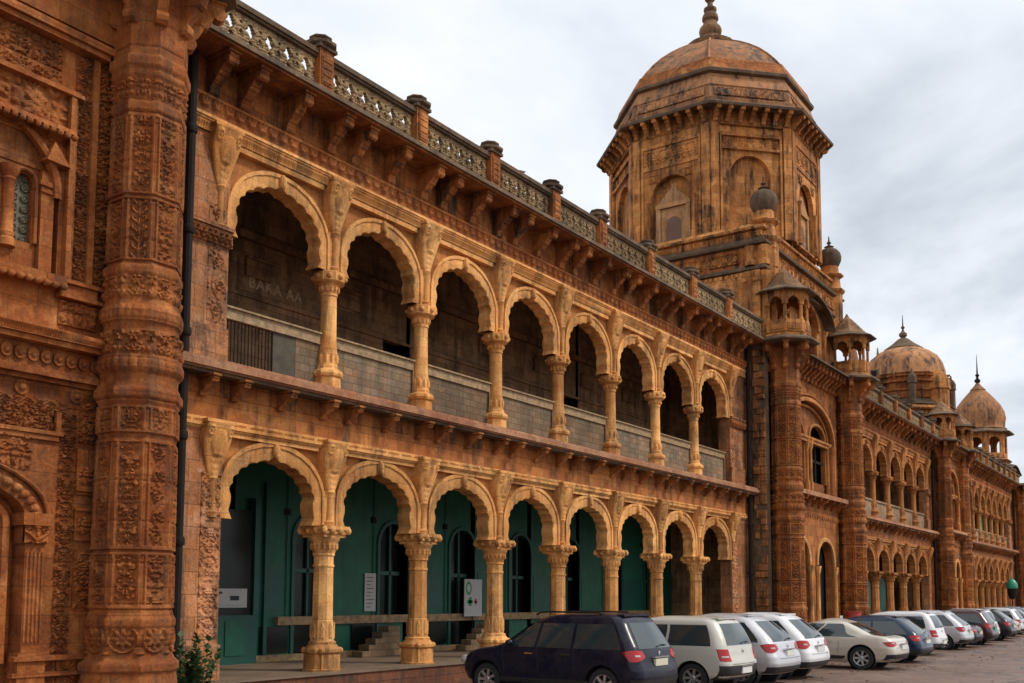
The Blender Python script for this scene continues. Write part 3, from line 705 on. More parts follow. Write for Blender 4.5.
# drainpipes (parts of the wing they are strapped to)
def pipe(parent, x, y, z1=11.8, r=.082):
    mb = MB().tube([(x, y, .1), (x, y, z1)], r, 10)
    for z in np.arange(1.0, z1, 1.85): mb.lathe([(r+.02, 0), (r+.03, .03), (r+.03, .12), (r+.02, .15)], 10, (x, y, z))
    return mb.build('drainpipe', 'iron', parent)
pipe(w1, 11.15-12, -.36); pipe(w1, 37.3-12, -.34)
pipe(w2, 67.65-49.6, -.4); pipe(w3, 79.0-79.3, -.4); pipe(w3, 97.9-79.3, -.4)

# ================================================================== chhatri kiosk etc.
def kiosk(parent, x, y, s=1.0, pinn=True, m='tower'):
    root = MB().lathe([(1.02, 0), (1.02, .08), (.93, .10), (.93, .14)], 8, rot=pi/8).build('kiosk', m, parent, (x, y, 12.12))
    rl = MB()
    for k in range(8):
        a = k*pi/4; c_, s_ = cos(a), sin(a); hw = .37; R = .86
        P = lambda u, d, z: (c_*(R+d)-s_*u, s_*(R+d)+c_*u, z)
        rl.add([P(-hw, -.05, .14), P(hw, -.05, .14), P(hw, .03, .14), P(-hw, .03, .14), P(-hw, -.05, .62), P(hw, -.05, .62), P(hw, .03, .62), P(-hw, .03, .62)], [(0, 1, 2, 3), (7, 6, 5, 4), (0, 4, 5, 1), (2, 6, 7, 3), (0, 3, 7, 4), (1, 5, 6, 2)])
        rl.add([P(-hw*.7, .031, .24), P(hw*.7, .031, .24), P(hw*.7, .05, .24), P(-hw*.7, .05, .24), P(-hw*.7, .031, .5), P(hw*.7, .031, .5), P(hw*.7, .05, .5), P(-hw*.7, .05, .5)], [(0, 1, 2, 3), (7, 6, 5, 4), (0, 4, 5, 1), (2, 6, 7, 3), (0, 3, 7, 4), (1, 5, 6, 2)])
    rl.build('railing', m, root)
    for k in range(8):
        a = k*pi/4+pi/8; MB().lathe([(.10, .14), (.10, .66), (.065, .70), (.06, 1.22), (.09, 1.28), (.10, 1.34)], 8, (.87*cos(a), .87*sin(a), 0)).build('kiosk_column', m, root)
    ar = MB()
    for k in range(8):
        a = k*pi/4; c_, s_ = cos(a), sin(a); hw = .37; R = .80
        pts = []; 
        for q in range(13):
            t_ = pi*q/12; w_ = .26; z_ = 1.22+.30*abs(sin(t_))**.8+.05*max(0, 1-abs(cos(t_))/.3); kk = 1-.08*(1-abs(sin(5*t_)))
            pts.append((w_*cos(t_)*kk, z_))
        poly = [(hw, 1.22), ]+pts+[(-hw, 1.22), (-hw, 1.78), (hw, 1.78)]
        I = [(c_*R-s_*u, s_*R+c_*u, z) for u, z in poly]; O = [(c_*(R+.1)-s_*u, s_*(R+.1)+c_*u, z) for u, z in poly]
        n_ = len(poly)
        # strips between curve and top to avoid bad n-gons
        for A_, fl in ((I, 1), (O, 0)):
            V = []; 
            for (u, z) in pts: V.append((u, z)); V.append((u, 1.78))
            d = R if fl else R+.1
            ar.add([(c_*d-s_*u, s_*d+c_*u, z) for u, z in V], [(2*q, 2*q+1, 2*q+3, 2*q+2) for q in range(12)])
            for sg in (1, -1):
                ar.add([(c_*d-s_*u, s_*d+c_*u, z) for u, z in ((sg*.24, 1.22), (sg*hw, 1.22), (sg*hw, 1.78), (sg*.24, 1.78))], [(0, 1, 2, 3)])
        ar.add([(c_*d-s_*u, s_*d+c_*u, z) for u, z in pts for d in (R, R+.1)], [(2*q, 2*q+1, 2*q+3, 2*q+2) for q in range(12)])
    ar.build('kiosk_arches', m, root)
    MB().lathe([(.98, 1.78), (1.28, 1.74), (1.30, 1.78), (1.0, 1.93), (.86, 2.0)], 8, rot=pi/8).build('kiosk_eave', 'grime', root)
    rf = [(.86, 2.0)]
    for q in range(5): rf += [(.84-.13*q, 2.02+.14*q), (.80-.13*q, 2.13+.14*q)]
    rf += [(.22, 2.72), (.10, 2.85), (.03, 3.0)]
    MB().lathe(rf, 8, rot=pi/8).build('kiosk_roof', 'roofgrey', root)
    if pinn:
        py = .75
        MB().lathe([(.62, 0), (.62, .2), (.56, .25), (.56, 2.0), (.66, 2.1), (.68, 2.2), (.5, 2.3), (.45, 2.75), (.62, 2.86), (.64, 2.92), (.42, 3.02), (.40, 3.35)], 8, rot=pi/8).build('pinnacle', m, root, (0, py, 2.0))
        bl = MB(); n_ = 40; prof = [(.38, 3.35), (.44, 3.42), (.53, 3.62), (.55, 3.82), (.50, 4.02), (.36, 4.18), (.20, 4.26), (.16, 4.30), (.22, 4.34), (.10, 4.40), (.05, 4.46), (.11, 4.54), (.04, 4.62), (.02, 4.85)]
        a = np.arange(n_)*2*pi/n_
        G = np.array([[(r*(1+(.05 if .4 < r else 0)*abs(cos(5*t_))-(.05 if .4 < r else 0))*cos(t_), r*(1+(.05 if .4 < r else 0)*abs(cos(5*t_))-(.05 if .4 < r else 0))*sin(t_), z) for t_ in a] for r, z in prof])
        bl.grid(G, cv=True, flip=True).build('pinnacle_bulb', 'grime', root, (0, py, 2.0), ang=50)
    root.scale = (s, s, s)
    return root
def turret_at(parent, x, y, mk='turretb', kio=True, pinn=True, s=1.0, km='tower'):
    put('turret_shaft', ME[mk], parent, (x, y, 0), sc=(s, s, 1))
    put('turret_slab', ME['tslab'], parent, (x, y, 0), sc=(s, s, 1))
    for k in range(8):
        a = k*pi/4+pi/8
        o = put('turret_bracket', ME['sbr'], parent, (x+.50*s*cos(a), y+.50*s*sin(a), 11.80), rz=a+pi/2)
    if kio: kiosk(parent, x, y, s, pinn, km)

# ================================================================== tall arched wall bay between turrets (front of a block)
def pointed(c, w, z0, zs, zt, n=24):
    """outline (x,z) of a pointed arch opening, from lower right over the top to lower left"""
    out = [(c+w, z0)]
    for q in range(n+1):
        t_ = pi*q/n; x = cos(t_); z = abs(sin(t_))**.85
        out.append((c+w*x, zs+(zt-zs)*z))
    return out+[(c-w, z0)]
def wall_with_arch(mb, x0, x1, z0, z1, c, w, zb, zs, zt, y0, y1, n=24):
    """rectangular wall with one arched opening; strips so no concave n-gons"""
    mb.box(x0, c-w, y0, y1, z0, z1).box(c+w, x1, y0, y1, z0, z1)
    if zb > z0: mb.box(c-w, c+w, y0, y1, z0, zb)
    A = pointed(c, w, zb, zs, zt, n)[1:-1]
    F = []; V = []
    for (x, z) in A: V += [(x, y0, z), (x, y0, z1), (x, y1, z), (x, y1, z1)]
    for q in range(len(A)-1):
        a, b = 4*q, 4*(q+1); F += [(a, a+1, b+1, b), (a+2, b+2, b+3, a+3), (a, b, b+2, a+2), (a+1, a+3, b+3, b+1)]
    return mb.add(V, F)
def ring_arch(c, w, zs, zt, band, y0, y1, zb=None, n=28):
    A = np.array(pointed(c, w, zb if zb is not None else zs, zs, zt, n)); B = np.array(pointed(c, w+band, zb if zb is not None else zs, zs, zt+band, n))
    lay = lambda Q, y: np.stack([Q[:, 0], np.full(len(Q), y), Q[:, 1]], -1)
    return MB().grid(np.stack([lay(A, y1), lay(A, y0), lay(A*.5+B*.5, y0-.02), lay(B, y0), lay(B, y1)], 0))
def block_front(t, xa, xb, yf, m='red', mc='redcarve'):
    """xa..xb between turret axes, local coords"""
    c = (xa+xb)/2; hw = (xb-xa)/2-.55; AW = .80
    f = MB()
    # ground floor: two narrow arches
    for q in (-1, 1):
        cc = c+q*hw*.45; wall_with_arch(f, c-hw if q < 0 else c, c if q < 0 else c+hw, 0, 5.2, cc, hw*.30, .5, 3.4, 4.45, yf, yf+.35)
    f.box(c-hw, c+hw, yf, yf+.35, 5.2, 6.4)
    wall_with_arch(f, c-hw, c+hw, 6.4, 11.86, c, hw*AW, 6.41, 8.7, 10.35, yf, yf+.35)
    f.build('front_wall', m, t)
    # carved surrounds
    for q in (-1, 1):
        cc = c+q*hw*.45; ring_arch(cc, hw*.30, 3.4, 4.45, .18, yf-.08, yf-.003).build('arch_surround', 'cream', t)
        for s_ in (-1, 1): MB().lathe([(.14, .5), (.14, .75), (.1, .8), (.09, 3.0), (.13, 3.1), (.17, 3.35)], 8, (cc+s_*hw*.33, yf-.06, 0)).build('half_column', 'cream', t)
    ring_arch(c, hw*AW, 8.7, 10.35, .16, yf-.12, yf-.003, 6.45).build('arch_surround', 'cream2', t)
    ring_arch(c, hw*AW+.22, 8.7, 10.35+.24, .07, yf-.09, yf-.003, 6.45).build('arch_surround', 'red', t)
    ring_arch(c, hw*AW-.22, 8.7, 10.15, .10, yf+.1, yf+.28, 6.45).build('arch_surround', 'cream2', t)
    for s_ in (-1, 1):
        MB().lathe([(.20, 6.45), (.20, 6.9), (.14, 7.0), (.13, 8.3), (.2, 8.4), (.24, 8.7)], 10, (c+s_*(hw*AW-.2), yf-.02, 0)).build('half_column', m, t)
        relief(.34, 3.6, 'mixed', .03, .03).build('carved_strip', m, t, (c+s_*(hw-.2)-.17, yf-.003, 6.6))
        relief(.30, 4.2, 'scroll', .03, .03).build('carved_strip', m, t, (c+s_*(hw-.17)-.15, yf-.003, .7))
    # inner tracery: back panel with twin windows
    bk = MB(); wi = hw*AW
    for q in (-1, 1): wall_with_arch(bk, c-wi if q < 0 else c, c if q < 0 else c+wi, 6.42, 10.2, c+q*wi*.48, wi*.34, 7.0, 8.9, 9.5, yf+.22, yf+.34)
    bk.build('window_screen', m, t)
    for q in (-1, 1):
        ring_arch(c+q*wi*.48, wi*.34, 8.9, 9.5, .12, yf+.13, yf+.218, 7.0).build('arch_surround', 'cream2', t)
        for s_ in (-1, 1): MB().lathe([(.12, 6.45), (.12, 6.9), (.075, 7.0), (.07, 8.3), (.12, 8.45), (.15, 8.75)], 8, (c+q*wi*.48+s_*wi*.40, yf+.08, 0)).build('half_column', 'cream2', t)
    MB().box(c-wi*.95, c+wi*.95, yf-.05, yf+.2, 8.76, 8.86).box(c-wi*.93, c+wi*.93, yf+.0, yf+.2, 8.62, 8.755).build('window_frame', 'cream2', t)
    for q in (-1, 1): MB().box(c+q*wi*.48-.05, c+q*wi*.48+.05, yf+.25, yf+.32, 7.0, 8.8).box(c+q*wi*.48-wi*.34, c+q*wi*.48+wi*.34, yf+.25, yf+.32, 7.9, 8.0).build('window_mullion', 'iron', t)
    MB().box(c-wi, c+wi, yf+.5, yf+.6, .5, 10.3).build('window_darkness' if 0 else 'window_dark_sheet', 'glassd', t)  # dark sheet standing in for the unlit room behind the windows
    MB().box(c-hw, c+hw, yf+.45, yf+.495, .5, 5.2).build('doorway_dark_sheet', 'dark', t)  # near-black sheet: shade of the doorways put in as colour
    # balcony slab
    MB().box(c-hw, c+hw, yf-.5, yf-.003, 6.22, 6.40).build('balcony_slab', 'pink', t)
    for q in range(9): put('ledge_bracket', ME['lbr'], t, (c-hw+.2+q*(2*hw-.4)/8, yf-.003, 6.16))
    relief(2*hw, .3, 'bead', .04, .03, False).build('bead_band', m, t, (c-hw, yf-.003, 5.35))
    relief(2*hw, .4, 'scroll', .03, .03, False).build('scroll_band', m, t, (c-hw, yf-.003, 10.55))
    # eaves
    nb = int((xb-xa)/.55)
    for q in range(nb): put('eave_bracket', ME['ebr'], t, (xa+.8+q*(xb-xa-1.6)/(nb-1), yf-.0, 11.80))
    MB().box(xa+.4, xb-.4, yf-.85, yf+.3, 11.868, 11.94).build('eave_slab', 'grime', t)
def block_upper(t, xa, xb, yf, ztop, m='tower'):
    c = (xa+xb)/2; hw = (xb-xa)/2-.5
    f = MB(); wall_with_arch(f, xa, xb, 11.95, ztop-.5, c, hw*.5, 12.4, 13.9, 14.9, yf, yf+.4); f.build('upper_front_wall', m, t)
    ring_arch(c, hw*.5, 13.9, 14.9, .2, yf-.1, yf-.003).build('arch_surround', m, t)
    # curved hood
    A = [(c+(hw*.75)*cos(pi*q/20), 14.2+1.15*sin(pi*q/20)) for q in range(21)]
    G = np.array([[(x, y, z+dz) for x, z in A] for y, dz in ((yf-.003, -.08), (yf-.55, -.2), (yf-.55, -.13), (yf-.003, .02))]); MB().grid(G).build('curved_hood', 'grime', t)
    for q in (-1, 0, 1): MB().box(c+q*hw*.33-.06, c+q*hw*.33+.06, yf+.05, yf+.2, 12.4, 14.0).build('mullion', m, t)
    for q in (-1, 1):
        MB().box(c+q*hw*.72-.14, c+q*hw*.72+.14, yf-.13, yf-.003, 12.0, 14.1).build('pilaster', m, t)
    MB().box(c-hw*.5, c+hw*.5, yf+.42, yf+.45, 12.3, 15).build('window_dark_sheet', 'dark', t)  # near-black sheet painted as the shade inside the window
    MB().box(c-hw, c+hw, yf-.3, yf-.002, 11.95, 12.4).build('upper_parapet', m, t)

def octagon_tower(t, x, y, z0, R, zw, m='tower'):
    ap = R*cos(pi/8); fw_ = 2*R*sin(pi/8)
    drum = MB().lathe([(R-.35, z0), (R-.35, zw)], 8, rot=pi/8).build('drum', m, t, (x, y, 0))
    for k in range(8):
        rz = k*pi/4
        f = MB(); h = zw-z0; card = k % 2 == 0
        # local: face at y=-ap, x -fw/2..fw/2
        w = fw_/2; wi = w*.60
        y0_, y1_ = -ap, -ap+.22
        if card: wall_with_arch(f, -w*.82, w*.82, z0, zw, 0, wi*.86, z0+.05, z0+h*.40, z0+h*.62, y0_, y1_)
        else: wall_with_arch(f, -w*.82, w*.82, z0, zw, 0, wi*.86, z0+.4, z0+h*.5, z0+h*.74, y0_+.10, y1_+.12)
        pn = f.build('wall_panel', m, t, (x, y, 0), rz)
        g_ = MB()
        for s_ in (-1, 1):
            g_.prism([(s_*w*.80, y0_+.02), (s_*w*.80, y0_-.07), (s_*w*.995, y0_-.07), (s_*w*1.0, y0_+.10)], z0-.02, zw+.02, 'z')
            g_.box(s_*w*.74-.045, s_*w*.74+.045, y0_-.045, y0_+.05, z0+.1, z0+h*.90)
        g_.box(-w*.76, w*.76, y0_-.046, y0_+.05, z0+h*.90, z0+h*.93)
        g_.box(-w*.76, w*.76, y0_-.042, y0_+.05, z0+h*.70 if card else z0+h*.78, z0+h*.73 if card else z0+h*.80)
        g_.build('face_frame', m, pn)
        relief(w*1.38, h*.13, 'rosette', .035, .03, False).build('carved_frieze', m, pn, (-w*.69, y0_+(.0 if card else .10), z0+h*.755 if card else z0+h*.81))
        if card:
            for s_ in (-1, 1):
                MB().lathe([(.12, z0+.05), (.12, z0+.3), (.08, z0+.35), (.08, z0+h*.36), (.13, z0+h*.40)], 8, (s_*wi*.95, y0_-.03, 0)).build('half_column', m, pn)
                relief(.34, .34, 'rosette', .05, .03).build('roundel', m, pn, (s_*wi*.75-.17, y0_-.003, z0+h*.58))
            MB().prism([(-.78, z0+h*.385), (.78, z0+h*.385), (.0, z0+h*.53)], y1_-.03, y1_+.05, 'y').build('pediment', 'buff', pn)
            MB().box(-.82, .82, y1_-.07, y1_+.05, z0+h*.345, z0+h*.382).box(-.80, -.60, y1_-.05, y1_+.05, z0+.05, z0+h*.343).box(.60, .80, y1_-.05, y1_+.05, z0+.05, z0+h*.343).build('niche_frame', 'buff', pn)
            MB().box(-.60, .60, y1_+.03, y1_+.08, z0+.05, z0+h*.342).build('niche_slab', 'buff', pn)
            P_ = pointed(0, .34, z0+.06, z0+h*.17, z0+h*.26, 8); MB().prism(P_, y1_+.015, y1_+.029, 'y').build('niche_door', MT['brownpaint'], pn)
        nb = 7
        for q in range(nb):
            a_ = -w*.88+q*(w*1.76)/(nb-1); put('eave_bracket', ME['tbr'], pn, (a_, y0_+.0, zw+.60), sc=(1, 1, 1))
    MB().lathe([(R+.02, zw), (R+.06, zw+.06), (R-.02, zw+.09), (R-.02, zw+.62)], 8, rot=pi/8).build('tower_cornice', m, t, (x, y, 0))
MT['brownpaint'] = plain('brown_painted_board', (.15, .075, .045), .7, var=.2)

# ------------------------------------------------------------------ first block with the tall octagonal tower
def base_block(t, x0, x1, yf, yb, ztop, side='rubble', m='tower'):
    """x0..x1 local; the part that rises behind the turrets"""
    MB().box(x0+.02, x1-.02, yf+.62, yb, 0, 11.9).build('block_core', side, t)
    MB().box(x0, x0+.3, yf+.02, yf+.6, 0, 11.85).build('side_return', 'grime', t)
    MB().box(x1-.3, x1, yf+.02, yf+.6, 0, 11.85).build('side_return', side, t)

def rubble(t, x, y0, y1, z0, z1, sgn=-1, seed=1):
    rs = random.Random(seed); mb = MB(); z = z0
    while z < z1-.1:
        h = rs.uniform(.20, .36); y = y0
        while y < y1-.08:
            w = min(rs.uniform(.16, .42), y1-y); d = rs.choice([.0, .02, .04, .05, .09, .12])
            if rs.random() > .16 and w > .1: mb.box(x-d-.03, x-.002, y+.012, y+w-.012, z+.012, z+h-.012)
            y += w
        z += h
    return mb.build('rubble_facing', 'rubble', t, ang=0)
t1 = thing('tower_block', 'tall block with big octagonal domed tower and two slim corner turrets', 'tower', (42.66, 0, 0), 0, 'towered blocks of the palace')
xa, xb = 38.5-42.66, 46.85-42.66; yf = -.95
base_block(t1, 37.62-42.66, 47.7-42.66, yf, 8.2, 12)
block_front(t1, xa, xb, yf)
rubble(t1, 37.62-42.66, yf+.03, -.42, .3, 11.7, seed=5)
block_upper(t1, xa-.2, xb+.2, yf+.25, 16.4)
# upper storey body: side wall with doorway
X0 = 37.75-42.66; X1 = 47.5-42.66
MB().box(X0+.3, X1, yf+.66, 7.9, 11.95, 16.3).build('upper_body', 'tower', t1)
sw = MB(); wall_with_arch(sw, -.28, 8.0, 11.95, 14.9, .95, .42, 12.0, 13.8, 14.3, 0, .28)
sw.build('upper_side_wall', 'tower', t1, (X0+.28, 0, 0), pi/2)
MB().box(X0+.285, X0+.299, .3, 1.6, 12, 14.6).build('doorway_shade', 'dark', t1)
ring_arch(.95, .42, 13.8, 14.3, .12, .04, -.003).build('arch_surround', 'tower', t1, (X0, 0, 0), pi/2)
def cornice(x0, x1, y0, y1, z, prof, name, m):
    """rectangular ring moulding: prof = [(out, dz)...]"""
    P = []
    for o_, dz in prof: P.append([(x0-o_, y0-o_, z+dz), (x1+o_, y0-o_, z+dz), (x1+o_, y1+o_, z+dz), (x0-o_, y1+o_, z+dz)])
    mb = MB().grid(np.array(P), cv=True, flip=True); k = len(prof)
    mb.f.append((3, 2, 1, 0)); mb.f.append(tuple((k-1)*4+i for i in range(4)))
    return mb.build(name, m, t1)
cy0 = yf+.05
cornice(X0, X1, cy0, 7.95, 14.9, [(0, 0), (.12, .04), (.14, .12), (.04, .16), (.04, .22)], 'string_course', 'grime')
cornice(X0, X1, cy0, 7.95, 15.12, [(.0, 0), (.0, .78)], 'attic_wall', 'streaked')
for yy in (.1, 1.7, 3.3, 4.9):
    r_ = relief(1.3, .45, 'rosette', .06, .03, False, edge=.03).build('attic_panel', 'tower', t1, (X0-.003, yy+1.3, 15.28), -pi/2)
for xx in (1.0, 2.6, 4.2, 5.8, 7.4):
    relief(1.3, .45, 'rosette', .04, .03, False, edge=.03).build('attic_panel', 'tower', t1, (X0+xx, cy0-.003, 15.28))
cornice(X0, X1, cy0, 7.95, 15.9, [(0, 0), (.16, .05), (.18, .14), (.02, .2), (-.02, .35)], 'attic_cornice', 'grime')
cornice(X0+.1, X1-.1, cy0+.1, 7.85, 16.25, [(0, 0), (0, .30), (.14, .36), (.14, .46), (-.1, .56), (-.3, .75)], 'tower_plinth', 'tower')
turret_at(t1, xa, -1.4); turret_at(t1, xb, -1.4)
# pilasters and carved strips on the side wall of the upper storey
for yy, w_ in ((-.75, .34), (-.25, .16), (1.75, .22), (3.0, .3), (4.6, .3), (6.2, .3)):
    MB().box(X0-.09, X0-.003, yy, yy+w_, 11.95, 14.895).box(X0-.14, X0-.003, yy-.04, yy+w_+.04, 14.45, 14.6).box(X0-.14, X0-.003, yy-.04, yy+w_+.04, 12.6, 12.7).build('pilaster', 'tower', t1)
for yy in (2.05, 3.4, 5.0):
    relief(1.0, 1.5, 'mixedc', .04, .03, True, edge=.04).build('wall_carving', 'tower', t1, (X0-.003, yy+1.05, 12.85), -pi/2)
relief(8.2, .22, 'scallop', .05, .03, False).build('carved_band', 'tower', t1, (X0-.003, 7.6, 14.65), -pi/2)
relief(8.4, .2, 'dentil', .05, .035, False).build('carved_band', 'tower', t1, (X0+.08, 7.6, 16.3), -pi/2)
relief(9.4, .2, 'dentil', .05, .035, False).build('carved_band', 'tower', t1, (X0+.2, cy0+.08, 16.3))
for k_, (dx_, dy_) in enumerate(((.25, .25), (.75, .1), (.1, .75))):
    MB().lathe([(.22, 11.9), (.22, 12.3), (.15, 12.4), (.14, 14.3), (.2, 14.5), (.24, 14.85)], 8, (X0+dx_-.1, cy0+dy_-.2, 0)).build('corner_colonnette', 'tower', t1)
    MB().lathe([(.24, 15.1), (.24, 15.3), (.18, 15.35), (.18, 15.75), (.25, 15.88)], 8, (X0+dx_-.1, cy0+dy_-.2, 0)).build('corner_colonnette', 'tower', t1)
octagon_tower(t1, 0, 3.35, 16.95, 4.72, 21.75)
ey = 3.35
MB().lathe([(4.70, 22.37), (5.36, 22.33), (5.40, 22.42), (4.95, 22.62), (4.88, 22.72)], 8, rot=pi/8).build('tower_eave', 'grime', t1, (0, ey, 0))
MB().lathe([(4.88, 22.72), (4.90, 22.84), (4.80, 22.90), (4.62, 23.45), (4.66, 23.50), (4.60, 23.56), (4.42, 24.05), (4.40, 24.1)], 8, rot=pi/8).build('dome_apron', 'dome', t1, (0, ey, 0))
# carved band panels on the sloping apron
for k in range(8):
    a = k*pi/4; hw_ = 1.6; mb = relief(3.2, .42, 'rosette', .04, .035, False)
    ap0, ap1 = 4.83*cos(pi/8), 4.66*cos(pi/8)
    bend(mb, lambda p: (p[0]-1.6, -(ap0+(ap1-ap0)*p[2]/.42)-.01+(p[1] if p[1] < 0 else 0), 22.96+p[2]))
    mb.build('apron_carving', 'dome', t1, (0, ey, 0), a)
MB().lathe([(4.40, 24.1), (4.56, 24.16), (4.58, 24.28), (4.5, 24.34)], 8, rot=pi/8).build('dome_string', 'grime', t1, (0, ey, 0))
MB().lathe([(4.5, 24.34), (4.44, 24.44), (4.30, 24.85), (4.2, 24.88)], 8, rot=pi/8).build('dome_band', 'redcarve', t1, (0, ey, 0))
dprof = [(4.18, 24.86), (3.92, 25.2), (3.48, 25.7), (2.98, 26.18), (2.45, 26.6), (1.9, 26.98), (1.45, 27.25), (1.05, 27.45)]
dm = MB().lathe(dprof, 8, rot=pi/8).build('dome', 'dome', t1, (0, ey, 0), ang=60)
for k in range(8):
    a = pi/8+k*pi/4; MB().tube([(r*cos(a)*1.0, r*sin(a)*1.0, z+.01) for r, z in dprof], .05, 6).build('dome_rib', 'dome', dm)
fin = MB().lathe([(1.12, 27.42), (1.15, 27.6), (.95, 27.7), (.80, 27.8), (.50, 27.95), (.42, 28.12), (.50, 28.25), (.53, 28.4), (.48, 28.55), (.36, 28.68), (.30, 28.85), (.38, 28.95), (.38, 29.05), (.34, 29.18), (.24, 29.3), (.3, 29.4), (.3, 29.5), (.14, 29.62), (.12, 29.8), (.24, 29.95), (.24, 30.1), (.10, 30.25), (.05, 30.9), (.02, 31.6)], 20).build('finial', 'roofgrey', dm)

# ------------------------------------------------------------------ left entrance block
tl = thing('entrance_block', 'richly carved red sandstone block at the left edge with thick polygonal corner turret', 'building', (9.5, -1.4, 0), 0, 'towered blocks of the palace')
def LX(x): return x-9.5
YF = -.95+1.4   # local y of the front plane
MB().box(LX(.5), LX(10.3), YF+.30, 8+1.4, 0, 11.86).build('block_core', 'deep', tl)
bx = lambda x0, x1, y0, y1, z0, z1: (LX(x0), LX(x1), YF+y0, YF+y1, z0, z1)
# turret + eave
turret_at(tl, .06, 0, 'turret', kio=False)
MB().box(*bx(.5, 9.6, -1.0, .3, 11.868, 11.94)).build('eave_slab', 'grime', tl)
MB().box(*bx(.5, 9.6, -.25, .3, 10.6, 11.86)).build('upper_wall', 'deep', tl)
for q in range(8): put('eave_bracket', ME['ebr'], tl, (LX(3.3+q*.72), YF-.25, 11.8))
# upper bay: wall with big arched recess, lintel mouldings
f = MB(); wall_with_arch(f, LX(3.0), LX(8.42), 6.55, 9.62, LX(5.6), 2.75, 6.56, 7.9, 9.35, YF-.02, YF+.30); f.box(*bx(8.42, 9.6, .02, .3, .0, 10.6)).box(*bx(3.0, 8.42, .0, .3, 9.62, 10.6)).build('upper_bay_wall', 'deep', tl)
relief(5.3, .40, 'mixedc', .05, .016, False).build('carved_lintel', 'deep', tl, (LX(3.0), YF-.005, 9.95))
relief(5.3, .22, 'scroll', .04, .016, False).build('carved_lintel', 'deep', tl, (LX(3.0), YF-.025, 9.70))
MB().box(*bx(3.0, 8.62, -.16, -.003, 9.58, 9.64)).box(*bx(3.0, 8.58, -.10, -.003, 9.645, 9.69)).box(*bx(3.0, 9.0, -.2, -.003, 10.36, 10.44)).box(*bx(3.0, 9.05, -.26, -.003, 10.445, 10.56)).build('lintel_moulding', 'deep', tl)
MB().box(*bx(8.42, 8.50, -.14, .018, 6.75, 9.577)).box(*bx(8.505, 8.56, -.09, .018, 6.75, 9.577)).box(*bx(8.80, 8.90, -.10, .018, 6.75, 10.35)).build('door_frame' if 0 else 'frame_moulding', 'deep', tl)
relief(.23, 3.55, 'mixed', .045, .010).build('carved_strip', 'deep', tl, (LX(8.565), YF+.018-.02, 6.76))
relief(.24, 3.7, 'mixedb', .06, .012).build('carved_strip', 'redcarve', tl, (LX(8.95), YF+.01, 6.7))
# spandrel scrollwork around the arch (arch hood + scrolls)
sc_ = relief(2.6, 1.0, 'mixedc', .05, .018, False)
sc_.build('spandrel_carving', 'deep', tl, (LX(5.8), YF-.025, 8.78))
ra = ring_arch(LX(5.6), 2.62, 7.9, 9.30, .1, YF-.14, YF-.025); ra.build('arch_surround', 'deep', tl)
# recess back + little projecting window
MB().box(*bx(3.0, 8.42, .26, .299, 6.5, 9.4)).build('recess_wall', 'deep', tl)
MB().box(*bx(3.0, 8.42, -.30, .25, 8.90, 8.96)).build('drip_hood', 'deep', tl)
bd = MB()
for q in range(46): bd.ball((LX(3.1+q*.118), YF-.27, 8.87), .055, 8, 6)
bd.build('bead_row', 'deep', tl)
MB().box(*bx(3.0, 8.40, .0, .25, 8.3, 8.897)).build('hood_wall', 'redcarve', tl)
tri = MB().prism([(LX(8.02), 8.42), (LX(8.40), 8.40), (LX(8.14), 8.72)], YF-.22, YF-.003, 'y'); tri.build('gable_bracket', 'deep', tl)
def mini_col(x, z0, z1, r=.09, name='slender_column'):
    h = z1-z0
    mb = MB().lathe([(r*1.5, 0), (r*1.5, .10), (r*1.1, .14), (r*1.25, .2), (r, .24), (r*.95, h*.8), (r*1.2, h*.83), (r*1.05, h*.86), (r*1.6, h*.93), (r*1.7, h)], 12, (LX(x), YF+.0, z0))
    return mb.build(name, 'deep', tl)
for x in (6.75, 7.58): mini_col(x, 7.0, 8.2, .085)
for x in (7.18, 8.14): MB().box(LX(x)-.10, LX(x)+.10, YF-.07, YF+.25, 6.75, 8.28).box(LX(x)-.14, LX(x)+.14, YF-.11, YF-.072, 8.05, 8.12).box(LX(x)-.12, LX(x)+.12, YF-.10, YF-.072, 7.95, 8.0).build('pilaster', 'deep', tl)
wd = MB(); wall_with_arch(wd, LX(7.30), LX(8.03), 6.7, 8.30, LX(7.80), .15, 7.15, 8.0, 8.18, YF+.02, YF+.2); wd.build('window_surround', 'deep', tl)
ring_arch(LX(7.80), .17, 8.0, 8.2, .05, YF-.03, YF+.018, 7.15).build('arch_surround', 'deep', tl)
jl = MB(); 
for q in range(9):
    for p_ in (0, 1): jl.lathe([(.055, 0), (.055, .02)], 6, (0, 0, 0)) if 0 else None
for q in (0, 1): relief(.155, 1.05, 'bead', .03, .009, True).build('lattice_window', 'jali', tl, (LX(7.645+q*.157), YF+.13, 7.13))
# balcony shelf
MB().box(*bx(3.0, 8.42, -.22, .25, 6.56, 6.72)).build('balcony_shelf', 'deep', tl)
bd = MB()
for q in range(40): bd.ball((LX(3.1+q*.135), YF-.22, 6.56), .06, 8, 6, .9)
bd.build('bead_row', 'deep', tl)
MB().box(*bx(3.0, 8.42, .0, .29, 5.9, 6.55)).build('dado_wall', 'deep', tl)
MB().box(*bx(8.35, 9.12, -.16, -.0, 6.44, 6.50)).box(*bx(8.38, 9.0, -.10, -.0, 6.505, 6.66)).box(*bx(8.35, 9.12, -.16, -.0, 6.665, 6.73)).build('strip_base', 'deep', tl)
relief(.62, .36, 'mixedc', .05, .014).build('carved_plaque', 'deep', tl, (LX(8.42), YF-.02, 6.05))
